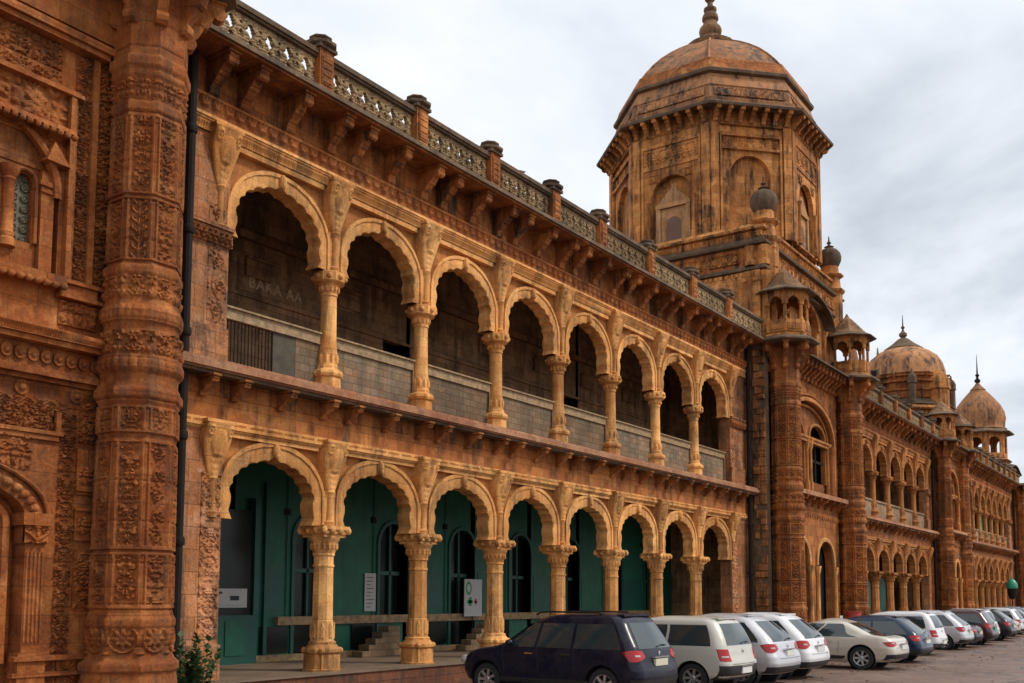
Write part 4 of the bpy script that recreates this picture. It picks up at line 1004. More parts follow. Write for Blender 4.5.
# string course with pendant bosses
MB().box(*bx(3.0, 9.3, -.36, .3, 5.72, 5.86)).box(*bx(3.0, 9.28, -.30, .3, 5.64, 5.717)).box(*bx(3.0, 9.25, -.08, .3, 5.12, 5.637)).build('string_course', 'deep', tl)
relief(6.3, .10, 'dentil', .03, .02, False).build('dentil_band', 'deep', tl, (LX(3.0), YF-.362, 5.74))
bd = MB()
for q in range(31): bd.prism([(LX(3.2+q*.2)+.088*cos(a), 5.48+.10*sin(a)) for a in np.arange(14)*pi/7], YF-.13, YF-.05, 'y').ball((LX(3.2+q*.2), YF-.13, 5.47), .045, 8, 6)
bd.build('pendant_row', 'deep', tl)
MB().box(*bx(3.0, 9.2, -.16, -.082, 5.24, 5.30)).box(*bx(3.0, 9.2, -.20, -.082, 5.18, 5.235)).build('moulding', 'deep', tl)
for q in range(7):
    cx = 3.6+q*.86; MB().prism([(LX(cx)+.11*cos(a), 4.99+.11*sin(a)) for a in np.arange(16)*pi/8], YF-.04, YF+.1, 'y').ball((LX(cx), YF-.04, 4.99), .06, 8, 6).build('roundel', 'deep', tl)
# lower bay
MB().box(*bx(3.0, 9.6, .0, .3, 4.80, 5.118)).build('lower_frieze_wall', 'deep', tl)
relief(5.6, .16, 'scroll', .035, .014, False).build('scroll_band', 'deep', tl, (LX(3.0), YF-.005, 4.72-.0))
MB().box(*bx(3.0, 8.62, .02, .3, 4.331, 4.798)).build('panel_ground', 'deep', tl)
relief(4.9, .30, 'mixedc', .05, .014, False).build('carved_panel', 'deep', tl, (LX(3.5), YF+.015, 4.42))
MB().box(*bx(3.0, 8.55, -.08, .3, 4.34, 4.40)).box(*bx(8.44, 8.52, -.06, .3, 4.402, 4.70)).box(*bx(3.0, 8.5, -.05, .3, 4.26, 4.335)).build('moulding', 'deep', tl)
relief(.26, 3.6, 'mixed', .05, .010).build('carved_strip', 'deep', tl, (LX(8.53), YF-.0, 1.1))
relief(.34, .62, 'mixedb', .06, .010).build('carved_plaque', 'deep', tl, (LX(8.84), YF-.0, 4.30))
relief(.34, .9, 'mixed', .06, .010).build('carved_plaque', 'deep', tl, (LX(8.84), YF-.0, 1.75))
MB().box(*bx(8.82, 9.2, -.03, .02, 2.8, 3.3)).box(*bx(8.82, 9.2, -.03, .02, 3.5, 4.2)).box(*bx(8.80, 9.22, -.09, -.031, 3.55, 3.62)).box(*bx(8.80, 9.22, -.07, -.031, 3.25, 3.29)).build('pilaster', 'deep', tl)
for zz_ in (3.66, 2.9): relief(.34, .26, 'mixedc', .05, .012).build('carved_plaque', 'deep', tl, (LX(8.84), YF-.03, zz_))
f = MB(); wall_with_arch(f, LX(3.0), LX(8.53), .0, 4.33, LX(6.05), 1.98, .01, 3.05, 3.72, YF+.0, YF+.30); f.box(*bx(8.53, 9.6, .021, .3, .0, 1.1)).build('lower_bay_wall', 'deep', tl)
for bd_, yy, k_ in ((.28, -.06, 'a'), (.05, -.12, 'b')):
    w0 = 1.98 if k_ == 'a' else 2.28
    ring_arch(LX(6.05), w0, 3.05, 3.72+(0 if k_ == 'a' else .28), bd_, YF+yy, YF-.001).build('arch_surround', 'deep', tl)
# carved blocks round the archivolt
ab = MB()
for q in range(26):
    t_ = pi*(q+.5)/26; x = 6.05+2.12*cos(t_); z = 3.05+(.67+.14)*abs(sin(t_))**.85; ab.ball((LX(x), YF-.07, z), .085, 8, 6, .8)
ab.build('archivolt_carving', 'deep', tl)
relief(.5, .5, 'mixedc', .05, .014).build('spandrel_carving', 'deep', tl, (LX(7.6), YF-.0, 3.8))
MB().box(*bx(3.0, 8.2, .27, .299, 0, 4.0)).build('arch_recess', 'deep', tl)
ring_arch(LX(6.05), 1.75, 3.0, 3.5, .1, YF+.12, YF+.26, 1.0).build('inner_arch', 'deep', tl)
pc_ = MB().box(*bx(7.95, 8.40, -.16, .2, 2.98, 3.16)).box(*bx(8.0, 8.36, -.10, .2, 2.72, 2.977)).box(*bx(8.04, 8.34, -.06, .2, 1.15, 2.717)).box(*bx(7.98, 8.40, -.10, .2, .0, 1.147)); pc_.build('pilaster', 'deep', tl)
for q in range(5): MB().tube([(LX(8.07+q*.06), YF-.065, 1.3), (LX(8.07+q*.06), YF-.065, 2.6)], .018, 6).build('flute', 'deep', tl)
relief(.36, .24, 'acanthus', .05, .012).build('capital_carving', 'deep', tl, (LX(8.0), YF-.102, 2.73))
MB().box(*bx(7.9, 9.3, -.12, -.0, .80, .86)).box(*bx(7.9, 9.3, -.15, -.0, 1.03, 1.10)).box(*bx(7.9, 9.3, -.10, -.0, .0, .45)).build('plinth_moulding', 'deep', tl)
for q in range(4): relief(.30, .16, 'rosette', .03, .014).build('plinth_carving', 'deep', tl, (LX(7.95+q*.34), YF-.005, .865)); relief(.30, .3, 'rosette', .03, .014).build('plinth_carving', 'deep', tl, (LX(7.95+q*.34), YF-.005, .47))

# ------------------------------------------------------------------ second domed block
t2 = thing('domed_block', 'farther block with broad ribbed dome and corner kiosks, beyond the second arcade', 'building', (71.2, 0, 0), 0, 'towered blocks of the palace')
def dome_round(t, x, y, z, prof, m, n=32, lob=0, name='dome'):
    a = np.arange(n)*2*pi/n
    G = np.array([[(r*(1+lob*abs(cos(8*t_)))*cos(t_), r*(1+lob*abs(cos(8*t_)))*sin(t_), z+h) for t_ in a] for r, h in prof]); return MB().grid(G, cv=True, flip=True).build(name, m, t, (x, y, 0), ang=50)
MB().box(-3.6, 3.5, -.3, 7, 0, 12).build('block_core', 'red', t2)
block_front(t2, -2.75, 2.9, -.72, 'red')
turret_at(t2, -2.75, -.85, kio=True, pinn=False, s=.85); turret_at(t2, 2.9, -.85, kio=True, pinn=False, s=.85)
MB().lathe([(3.1, 11.9), (3.1, 14.2), (3.35, 14.25), (3.4, 14.35), (2.95, 14.75)], 8, (0, 2.0, 0), rot=pi/8).build('drum_base', 'tower', t2)
MB().lathe([(3.0, 14.6), (3.25, 14.62), (2.75, 15.1), (2.72, 15.15)], 8, (0, 2, 0), rot=pi/8).build('drum_eave', 'grime', t2)
MB().lathe([(2.72, 15.1), (2.70, 15.55), (2.82, 15.6), (2.82, 15.68), (2.68, 15.72), (2.68, 16.1), (2.9, 16.16), (2.9, 16.24), (2.66, 16.3), (2.62, 16.5), (2.76, 16.56), (2.76, 16.66), (2.62, 16.7), (2.66, 16.8)], 16, (0, 2, 0)).build('drum', 'streaked', t2)
d2 = dome_round(t2, 0, 2, 16.8, [(2.62, 0), (2.58, .4), (2.42, .95), (2.1, 1.45), (1.6, 1.85), (1.15, 2.05)], 'dome', 48, .02)
for q_ in range(8):
    a_ = q_*pi/4+pi/8; MB().lathe([(.26, 14.7), (.26, 15.9), (.33, 15.98), (.3, 16.1), (.32, 16.3), (.22, 16.55), (.08, 16.7), (.04, 16.95)], 8, (2.95*cos(a_), 2+2.95*sin(a_), 0)).build('corner_pinnacle', 'grime', t2)
for q_ in range(16):
    a_ = q_*pi/8; put('eave_bracket', ME['tbr'], t2, (2.65*cos(a_), 2+2.65*sin(a_), 16.78), rz=a_+pi/2, sc=(.6, .45, .6))
MB().lathe([(1.3, 18.8), (1.28, 18.88), (.75, 19.25), (.35, 19.6), (.12, 19.72)], 12).build('dome_cap', 'grime', d2)
MB().lathe([(.1, 19.65), (.26, 19.85), (.26, 20.0), (.1, 20.15), (.06, 20.3), (.14, 20.42), (.05, 20.55), (.015, 21.3)], 10).build('finial', 'grime', d2)
for dx_, dy_ in ((-2.7, 4.6), (2.6, 4.4)):
    MB().lathe([(.45, 15), (.45, 17.2), (.5, 17.3), (.3, 18.2), (.12, 19.2), (.03, 19.9)], 8, (dx_, dy_, 0)).build('spire', 'dome', t2)
MB().lathe([(.75, 12), (.75, 15.6), (.85, 15.7), (.8, 16.3), (.5, 16.8), (.1, 17.1)], 8, (-1.0, -.3, 0), rot=pi/8).build('corner_pinnacle', 'tower', t2)

# ------------------------------------------------------------------ onion dome block
t3 = thing('onion_dome_block', 'farthest block with pointed onion dome over an open arched lantern', 'building', (101, 0, 0), 0, 'towered blocks of the palace')
MB().box(-2.9, 4, -.3, 7, 0, 12).build('block_core', 'red', t3)
block_front(t3, -1.6, 4.2, -.72, 'red')
turret_at(t3, -1.9, -.85, kio=False, s=.85); turret_at(t3, 4.2, -.85, kio=False, s=.85)
oy = 2.7
MB().box(-2.6, 2.8, .2, 5.4, 11.95, 13.6).build('upper_body', 'tower', t3)
for q in (-1, 1): ring_arch(q*1.2, .35, 12.9, 13.3, .15, .1, .198, 12.2).build('arch_surround', 'tower', t3); MB().prism(pointed(q*1.2, .35, 12.2, 12.9, 13.3, 10), .17, .19, 'y').build('window_dark_sheet', 'dark', t3)  # dark sheets paint the shade inside the two openings
G = np.array([[(x, y, 13.55+.55*cos(x/2.6*pi/2)**1.0+dz) for x in np.linspace(-2.7, 2.9, 21)] for y, dz in ((.2, 0), (-.3, -.12), (-.3, -.05), (.2, .12))]); MB().grid(G).build('curved_hood', 'grime', t3)
G = np.array([[(x, y, 13.55+.55*cos((y-2.8)/2.6*pi/2)+dz) for y in np.linspace(.2, 5.4, 21)] for x, dz in ((-2.6, 0), (-3.1, -.12), (-3.1, -.05), (-2.6, .12))]); MB().grid(G).build('curved_hood', 'grime', t3)
for yy in (1.5, 4.0): pn = MB().box(-2.62, -2.603, yy-.4, yy+.4, 12.2, 13.2); pn.build('window_dark_sheet', 'dark', t3)  # dark sheets on the wall paint the shade of window openings
MB().lathe([(2.5, 13.6), (2.5, 14.3), (2.6, 14.4), (2.75, 14.5), (2.6, 14.6), (2.4, 14.65), (2.4, 14.75)], 8, (0, oy, 0), rot=pi/8).build('lantern_base', 'tower', t3)
ln = MB()
R_ = 2.35; ap = R_*cos(pi/8); w_ = R_*sin(pi/8)
for k in range(8):
    m_ = MB(); wall_with_arch(m_, -w_, w_, 14.75, 17.0, 0, .56, 15.15, 16.1, 16.6, -ap, -ap+.16)
    c_, s_ = cos(k*pi/4), sin(k*pi/4); bend(m_, lambda p: (p[0]*c_-p[1]*s_, p[0]*s_+p[1]*c_, p[2])); 
    ln.add(np.vstack(m_.v), m_.f)
ln.build('lantern', 'tower', t3, (0, oy, 0))
MB().lathe([(2.3, 17.0), (2.95, 16.95), (3.0, 17.05), (2.45, 17.35), (2.3, 17.4)], 8, (0, oy, 0), rot=pi/8).build('lantern_eave', 'grime', t3)
d3 = dome_round(t3, 0, oy, 17.35, [(2.2, 0), (2.28, .1), (2.12, .25), (2.14, .6), (2.22, 1.1), (2.12, 1.7), (1.82, 2.35), (1.35, 3.0), (.85, 3.6), (.62, 3.85), (.66, 3.9), (.3, 4.3), (.12, 4.6)], 'dome', 64, .035)
MB().lathe([(.12, 21.9), (.26, 22.05), (.26, 22.2), (.12, 22.35), (.1, 22.5), (.2, 22.65), (.08, 22.8), (.06, 23.2), (.015, 24.6)], 10).build('finial', 'iron', d3)

# ================================================================== cars
def paint(name, c, metal=.3, rough=.32, coat=.55, spec=.5):
    m, t, b = mat(name); b.inputs['Base Color'].default_value = rgba(c); b.inputs['Metallic'].default_value = metal; b.inputs['Roughness'].default_value = rough
    b.inputs['Coat Weight'].default_value = coat; b.inputs['Specular IOR Level'].default_value = spec; b.inputs['Coat Roughness'].default_value = .14
    g = N(t, 'ShaderNodeNewGeometry'); f = ramp(t, noise(t, g.outputs['Position'], 3.5, 6, .7), .4, .75)
    # road dust in irregular patches
    t.links.new(mixc(t, mixc(t, .10, (0, 0, 0), f), c, (.20, .15, .11)), b.inputs['Base Color'])
    r_ = ramp(t, f, 0, 1, (rough*.8,)*3, (rough*1.6,)*3); t.links.new(r_, b.inputs['Roughness']); return m
PC = {'navy': paint('dark_navy_paint', (.003, .005, .018), 0, .3, .22, .2), 'blue': paint('deep_blue_paint', (.008, .024, .055), .1, .3, .35, .3), 'cream': paint('silver_beige_paint', (.50, .485, .43), .15, .35), 'silver': paint('silver_paint', (.56, .57, .60), .5, .35),
      'white': paint('white_paint', (.66, .67, .69), 0, .35), 'champ': paint('champagne_paint', (.58, .54, .46), .4), 'grey': paint('grey_paint', (.22, .24, .27), .5), 'maroon': paint('maroon_paint', (.05, .008, .012)), 'black': paint('black_paint', (.008, .008, .010), 0, .3, .3, .3), 'green': paint('dark_green_paint', (.02, .05, .05)), 'tan': paint('tan_paint', (.38, .27, .19))}
MT['glass'] = plain('car_window_glass', (.022, .038, .042), .05, spec=.9)
MT['trim'] = plain('black_plastic_trim', (.018, .018, .019), .55)
MT['tyre'] = plain('tyre_rubber', (.016, .016, .016), .85, var=.3, vs=20)
MT['alloy'] = plain('alloy_rim', (.45, .45, .46), .35, .8)
MT['lampred'] = plain('red_lamp_lens', (.36, .006, .008), .2)
MT['lampclear'] = plain('clear_lamp_lens', (.42, .38, .37), .2)
MT['plate'] = plain('number_plate', (.55, .52, .40), .5)
MT['platew'] = plain('white_number_plate', (.62, .62, .60), .5)
MT['plateg'] = plain('green_number_plate', (.05, .35, .20), .5)
MT['chrome'] = plain('chrome_trim', (.7, .7, .7), .12, 1)
def wheel_meshes():
    ty = MB(); R = .325
    prof = [(.21, -.095), (.27, -.105), (.305, -.10), (.322, -.075), (.326, -.03), (.326, .03), (.322, .075), (.305, .10), (.27, .105), (.21, .095)]
    a = np.arange(36)*2*pi/36
    ty.grid(np.array([[(w, r*cos(t_), r*sin(t_)) for t_ in a] for r, w in prof]), cv=True)
    rim = MB(); rp_ = [(.212, .09), (.212, .075), (.19, .06), (.185, -.05), (.02, -.05)]
    rim.grid(np.array([[(-w if 0 else w, r*cos(t_), r*sin(t_)) for t_ in a] for r, w in [(.215, -.10), (.215, -.09), (.198, -.085), (.192, .04)]]), cv=True)
    for k in range(7):
        t_ = k*2*pi/7
        for s_, w0, w1 in ((1, .026, .036),):
            c_, sn = cos(t_), sin(t_); P = lambda r, u, x: (x, r*c_-u*sn, r*sn+u*c_)
            rim.add([P(.04, -w0, -.075), P(.04, w0, -.075), P(.2, w1*.8, -.088), P(.2, -w1*.8, -.088), P(.04, -w0, -.05), P(.04, w0, -.05), P(.2, w1, -.06), P(.2, -w1, -.06)], [(0, 1, 2, 3), (7, 6, 5, 4), (0, 4, 5, 1), (1, 5, 6, 2), (2, 6, 7, 3), (3, 7, 4, 0)])
    a2 = np.arange(16)*2*pi/16
    rim.grid(np.array([[(x, r*cos(t_), r*sin(t_)) for t_ in a2] for r, x in ((.055, -.05), (.055, -.082), (.045, -.09), (.001, -.092))]), cv=True)
    dk = MB(); dk.grid(np.array([[(x, r*cos(t_), r*sin(t_)) for t_ in a] for r, x in ((.195, .02), (.001, .02))]), cv=True)
    ME['tyre'] = ty.mesh('tyre', 'tyre'); ME['rim'] = rim.mesh('rim', 'alloy'); ME['hub'] = dk.mesh('brake_disc', 'iron')
wheel_meshes()
# slices: (z, y_front, y_rear, half_width)
SH = {
 'mpv': dict(L=4.30, wb=(-1.28, 1.42), zb=(.98, 1.47), H=1.68, S=[(.24, 1.95, -1.95, .76), (.32, 2.08, -2.10, .82), (.48, 2.14, -2.14, .855), (.62, 2.15, -2.13, .865), (.76, 2.10, -2.07, .868), (.86, 1.98, -2.05, .865), (.93, 1.75, -2.03, .86), (.99, 1.35, -2.01, .852), (1.06, 1.12, -1.98, .84), (1.22, .86, -1.88, .80), (1.38, .62, -1.78, .755), (1.50, .44, -1.71, .715), (1.58, .25, -1.64, .675), (1.64, -.02, -1.52, .60), (1.675, -.35, -1.25, .42)]),
 'suv': dict(L=4.45, wb=(-1.32, 1.38), zb=(1.00, 1.48), H=1.68, S=[(.28, 2.00, -2.02, .78), (.36, 2.14, -2.16, .85), (.52, 2.21, -2.20, .89), (.68, 2.20, -2.18, .90), (.82, 2.14, -2.12, .90), (.93, 2.02, -2.09, .895), (1.00, 1.70, -2.07, .885), (1.05, 1.20, -2.04, .87), (1.12, 1.00, -1.99, .85), (1.26, .78, -1.84, .80), (1.40, .56, -1.68, .745), (1.52, .35, -1.55, .69), (1.60, .12, -1.42, .63), (1.655, -.18, -1.2, .52), (1.68, -.4, -.95, .36)]),
 'box': dict(L=4.2, wb=(-1.22, 1.38), zb=(1.02, 1.50), H=1.68, S=[(.30, 1.90, -1.90, .76), (.38, 2.02, -2.04, .82), (.52, 2.08, -2.09, .85), (.68, 2.08, -2.08, .86), (.84, 2.04, -2.02, .86), (.94, 1.92, -2.00, .855), (1.00, 1.50, -1.98, .85), (1.06, 1.06, -1.97, .84), (1.20, .82, -1.92, .81), (1.38, .58, -1.84, .77), (1.52, .38, -1.76, .73), (1.60, .18, -1.70, .69), (1.655, -.1, -1.58, .60), (1.68, -.35, -1.3, .42)]),
 'sedan': dict(L=4.6, wb=(-1.32, 1.40), zb=(.93, 1.33), H=1.48, S=[(.24, 2.05, -2.05, .78), (.32, 2.20, -2.22, .84), (.48, 2.27, -2.28, .875), (.62, 2.26, -2.27, .885), (.76, 2.16, -2.23, .885), (.86, 1.95, -2.20, .88), (.92, 1.45, -2.15, .87), (.97, 1.02, -2.02, .85), (1.02, .92, -1.62, .825), (1.14, .72, -1.38, .775), (1.26, .48, -1.14, .715), (1.36, .22, -.92, .65), (1.43, -.05, -.70, .56), (1.47, -.25, -.5, .38)]),
}
def car(kind, pc, label, x, yr, name='parked_car', rz=0, sz=1.0, trim=None, light='red', plate='plate', rack=False, wiper=True, rs=1.0, roofx=None, wr=.325):
    d = SH[kind]; Sx = np.array(d['S']); L = -Sx[:, 2].min()
    zz = np.unique(np.concatenate([np.linspace(Sx[0, 0], Sx[-1, 0], 44), Sx[:, 0]]))
    # monotone-ish smoothing of the section tables
    def itp(z, c):
        z = np.asarray(z, float)
        return sum(np.interp(z+o, Sx[:, 0], Sx[:, c])*w for o, w in ((-.02, .25), (0, .5), (.02, .25)))
    yf_ = lambda z: itp(z, 1); yr_ = lambda z: itp(z, 2); hw = lambda z: itp(z, 3)
    RC = .24
    def contour(z, s, off=0.0):
        """point on the slice at arclength s from the rear centre (+ = left side, -x)"""
        w = float(hw(z)); a = float(yr_(z)); b = float(yf_(z)); rc = min(RC, w*.6, (b-a)*.4); rf = min(.38, w*.6, (b-a)*.4); sg = 1 if s >= 0 else -1; s = abs(s)
        bow = .05
        l1 = w-rc; l2 = rc*pi/2; l3 = (b-rf)-(a+rc)
        if s < l1: px, py, nx, ny = s, a+bow*(s/l1)**2*.8 if l1 > 0 else a, 0, -1
        elif s < l1+l2: t_ = (s-l1)/rc; px, py, nx, ny = l1+rc*sin(t_), a+rc-rc*cos(t_)+bow*.8*(1-t_/(pi/2)), sin(t_), -cos(t_)
        elif s < l1+l2+l3: px, py, nx, ny = w, a+rc+(s-l1-l2), 1, 0
        else: t_ = min((s-l1-l2-l3)/rf, pi/2); px, py, nx, ny = w-rf*(1-cos(t_)), b-rf+rf*sin(t_), cos(t_), sin(t_)
        return (-sg*(px+nx*off), py+ny*off, z)
    root = thing(name, label, 'car', (x, yr+L, 0), rz, 'cars parked in the row'); root.scale = (1, 1, sz)
    # body
    NC = 84; rows = []
    for z in zz:
        w = float(hw(z)); a = float(yr_(z)); b = float(yf_(z)); rc = min(RC, w*.6, (b-a)*.4); rf = min(.38, w*.6, (b-a)*.4)
        pts = []
        def half(sg):
            o = []
            for q in range(5): u = q/5*(w-rc); o.append((sg*u, a+.04*(u/(w-rc))**2))
            for q in range(8): t_ = q/8*pi/2; o.append((sg*(w-rc+rc*sin(t_)), a+rc-rc*cos(t_)+.04*(1-q/8)))
            for q in range(16): o.append((sg*w, a+rc+(b-rf-a-rc)*q/16))
            for q in range(8): t_ = q/8*pi/2; o.append((sg*(w-rf+rf*cos(t_)), b-rf+rf*sin(t_)))
            for q in range(5): u = (w-rf)*(1-q/5); o.append((sg*u, b+.05*(1-(u/(w-rf))**2)))
            return o
        A = half(1); B = half(-1); B_ = [B[0]]+B[1:]
        ring_ = A+[(0, b+.05)]+list(reversed(B[1:])); rows.append([(p[0], p[1], z) for p in ring_])
    rows = np.array(rows); n_ = rows.shape[1]
    top = rows[-1].copy(); cx_ = top.mean(0); top2 = cx_+(top-cx_)*.55; top2[:, 2] = d['H']+.003; 
    bd = MB(); k0 = bd.n; bd.grid(np.concatenate([rows, top2[None]]), cv=True, flip=True); bd.f.append(tuple(reversed(range(n_)))); bd.f.append(tuple(len(zz)*n_+i for i in range(n_)))
    me = bd.mesh('body', pc, 0)
    body = put('body', me, root)
    # wheel wells
    cut = MB()
    for sx in (-1, 1):
        for yw in d['wb']: 
            a = np.arange(32)*2*pi/32; P = [(yw+(wr+.055)*cos(t_), wr+.01+(wr+.055)*sin(t_)) for t_ in a]
            cut.prism(P, sx*.56, sx*1.1, 'x')
    cm = cut.mesh('cutter', 'trim', 0); co = bpy.data.objects.new('cutter', cm); C.objects.link(co); co.parent = root
    md = body.modifiers.new('b', 'BOOLEAN'); md.object = co; md.operation = 'DIFFERENCE'; md.solver = 'EXACT'
    bpy.context.view_layer.update(); dg = bpy.context.evaluated_depsgraph_get()
    nm = bpy.data.meshes.new_from_object(body.evaluated_get(dg)); body.modifiers.clear(); body.data = nm; bpy.data.objects.remove(co)
    nm.materials.clear(); nm.materials.append(pc); nm.materials.append(MT['trim'])
    for p in nm.polygons: p.material_index = 0
    nm.shade_smooth(); nm.set_sharp_from_angle(angle=radians(38))
    for sx in (-1, 1):
        for yw in d['wb']:
            wl = MB(); a = np.arange(24)*2*pi/24
            wl.grid(np.array([[(sx*xx, yw+r*cos(t_), wr+.01+r*sin(t_)) for t_ in a] for r, xx in ((wr+.052, .80), (wr+.05, .57), (.01, .565))]), cv=True)
            wl.build('wheel_well', 'trim', root)
    def patch(s0, s1, z0, z1, m, nm_, off=.005, ns=10, nz=6, s0t=None, s1t=None, par=None, both=False, r=0.0, taper=None):
        mb = MB()
        if both == True:
            a_ = patch(s0, s1, z0, z1, m, nm_, off, ns, nz, s0t, s1t, par, 2, 0, taper); patch(s0, s1, z0, z1, m, nm_, off, ns, nz, s0t, s1t, par, 3, 0, taper); return a_
        for sg in ((-1,) if both == 3 else (1,)):
            P = []
            for j in range(nz+1):
                v = j/nz; a = s0+((s0t if s0t is not None else s0)-s0)*v; b = s1+((s1t if s1t is not None else s1)-s1)*v; row = []
                for i in range(ns+1):
                    u = i/ns; zq = z0+(z1-z0)*v
                    if taper: zm = (z0+z1)/2+taper*(z1-z0)*(.5-u); zq = zm+(zq-(z0+z1)/2)*(.30+.70*sin(pi*(.10+.62*u)))
                    row.append(contour(zq, sg*(a+(b-a)*u), off))
                P.append(row)
            P = np.array(P)
            mb.grid(P, flip=sg < 0)
            # rim back to the body
            for E_, zq in ((P[0], 0), (P[-1], 0), (P[:, 0], 0), (P[:, -1], 0)):
                c_ = np.array([0, 0, .9]); B = E_.copy(); B[:, :2] *= (1-(off+.012)/.9); mb.grid(np.stack([E_, B]))
        return mb.build(nm_, m, par or root, ang=40)
    w0 = float(hw(d['zb'][0])); zb0, zb1 = d['zb']; l1 = w0-RC; sideS = lambda z: float(hw(z))-RC+RC*pi/2    # arclength where the side begins
    def sy(z, y): return sideS(z)+(y-(float(yr_(z))+RC))       # arclength for a y on the side
    # side windows: given by y at sill and at top
    ybR = float(yr_(zb0)); yfb, yft = float(yf_(zb0+.06))-.28, float(yf_(zb1))-.10
    yrb, yrt = ybR+.28+(.25 if kind == 'sedan' else 0), float(yr_(zb1))+.22
    if kind == 'sedan': yrb = -1.35; yrt = float(yr_(zb1))+.16
    n3 = [(yrb, yrt), (-.62, -.66), (.22, .12), (yfb, yft)]
    if kind == 'sedan': n3 = [(yrb, yrt), (-.30, -.32), (yfb, yft)]
    for (a, at), (b, bt) in zip(n3[:-1], n3[1:]):
        patch(sy(zb0, a+.035), sy(zb0, b-.035), zb0+.02, zb1, 'glass', 'side_window', .004, 8, 6, sy(zb1, at+.03), sy(zb1, bt-.03), both=True)
    patch(sy(.5, -1.02 if kind != 'sedan' else -.95), sy(.5, 1.02), .30, .40, 'trim', 'sill_trim', .008, 12, 2, both=True)
    # door seams
    for y_ in (-.64, .18, 1.0): patch(sy(.6, y_), sy(.6, y_+.010), .42, zb0, 'trim', 'door_seam', .0015, 1, 5, sy(zb0, y_), sy(zb0, y_+.01), both=True)
    for y_ in (-.48, .36):
        for sx in (-1, 1):
            z_ = zb0-.10; xx = float(hw(z_))+.012
            MB().box(sx*xx-.016, sx*xx+.016, y_-.09, y_+.09, z_-.015, z_+.015).build('door_handle', 'chrome' if rack else pc, root)
    # windscreen and rear window
    zr0, zr1 = (1.01, 1.42) if kind != 'sedan' else (.985, 1.36)
    if kind != 'sedan': zr0 = zb0+.04; zr1 = zb1+.03
    patch(-(float(hw(zr0))-.20), (float(hw(zr0))-.20), zr0, zr1, 'glass', 'rear_window', .006, 12, 6, -(float(hw(zr1))-.19), float(hw(zr1))-.19)
    # windscreen: mirror of contour from the front
    mb = MB(); P = []
    for j in range(7):
        z = zb0+.09+(zb1-.01-zb0-.09)*j/6; row = []
        for i in range(13):
            u = (i/12*2-1)*(float(hw(z))-.12); row.append((u, float(yf_(z))+.05*(1-(u/float(hw(z)))**2)+.008-max(0, abs(u)-(float(hw(z))-.38))**2*1.2, z))
        P.append(row)
    mb.grid(np.array(P)); mb.build('windscreen', 'glass', root)
    # lamps
    lz0, lz1 = (.80, 1.00) if kind != 'sedan' else (.70, .84)
    if kind == 'box': lz0, lz1 = .72, .98
    sA = float(hw(.9))-.34
    tl_ = patch(sA+(.12 if kind == 'box' else 0), sA+.42, lz0, lz1, 'lampred', 'tail_lamp', .012, 10, 5, sA+(.14 if kind == 'box' else .06), sA+.52 if kind != 'box' else sA+.42, both=True, taper=None if kind == 'box' else .25)
    patch(sA+.17 if kind != 'box' else sA+.18, sA+.29 if kind != 'box' else sA+.36, lz0+.08, lz0+.115, 'lampclear', 'lamp_lens', .018, 6, 2, both=True, par=tl_)
    for sx in (-1, 1):
        MB().lathe([(.02, 0), (.10, .02), (.12, .08), (.09, .15), (.02, .17)], 10, (sx*(float(hw(.68))-.17), float(yf_(.68))-.12, .62), sy=1.2).build('headlight', 'lampclear', root)
    # bumper, plate, trim
    patch(-(float(hw(.5))+.12), float(hw(.5))+.12, .30, .46 if not trim else .62, trim or 'trim', 'bumper', .012, 18, 3)
    pz = .70 if kind in ('mpv', 'suv') else (.60 if kind == 'sedan' else .44)
    py = float(yr_(pz+.05))-.03
    MB().box(-.25, .25, py-.004, py+.06, pz, pz+.13).build('number_plate', plate if plate in MT else 'plate', root)
    MB().box(-.30, .30, py-.012, py+.06, pz+.15, pz+.175).build('plate_trim', 'chrome', root)
    MB().lathe([(.04, 0), (.04, .02), (.01, .025)], 14, (0, 0, 0)).build('emblem', 'chrome', root, (0, float(yr_(.93))-.002, .93)).rotation_euler = (pi/2, 0, 0)
    patch(-(float(hw(.66))*.7), float(hw(.66))*.7, .645, .655, 'trim', 'tailgate_seam', .002, 10, 1)
    if wiper and kind != 'sedan':
        z_ = zr0+.03; MB().tube([(0, float(yr_(z_))-.02, z_), (.22, float(yr_(z_+.03))-.022, z_+.035), (.42, float(yr_(z_+.02))+.0, z_+.02)], .012, 6).build('rear_wiper', 'trim', root)
    if kind != 'sedan':
        z_ = d['H']-.05; yy = float(yr_(z_)); hh = float(hw(z_))
        MB().box(-.52, .52, yy-.06, yy+.10, z_-.01, z_+.025).build('roof_spoiler', pc, root)
    if rack:
        for sx in (-1, 1):
            MB().tube([(sx*.56, -1.15, d['H']-.04), (sx*.575, -1.05, d['H']+.005), (sx*.60, .0, d['H']+.012), (sx*.58, .25, d['H']+.0), (sx*.57, .36, d['H']-.05)], .018, 8).build('roof_rail', 'iron' if pc == PC['navy'] else 'chrome', root)
    for sx in (-1, 1):
        z_ = zb0+.06; MB().ball((sx*(float(hw(z_))+.11), float(yf_(z_))-.42, z_+.04), .085, 10, 8, .75).box(sx*(float(hw(z_))+.04)-.06, sx*(float(hw(z_))+.04)+.06, float(yf_(z_))-.44, float(yf_(z_))-.40, z_-.01, z_+.03).build('wing_mirror', pc, root)
        for yw in d['wb']:
            o = put('wheel', ME['tyre'], root, (sx*(float(hw(.5))-.135), yw, wr), sc=(1, wr/.325, wr/.325))
            if sx > 0: o.rotation_euler = (0, 0, pi)
            put('rim', ME['rim'], o); put('brake_disc', ME['hub'], o)
    return root
car('mpv', PC['navy'], 'dark navy people carrier with roof rails, nearest of the parked cars', 17.63, -6.40, rack=True)
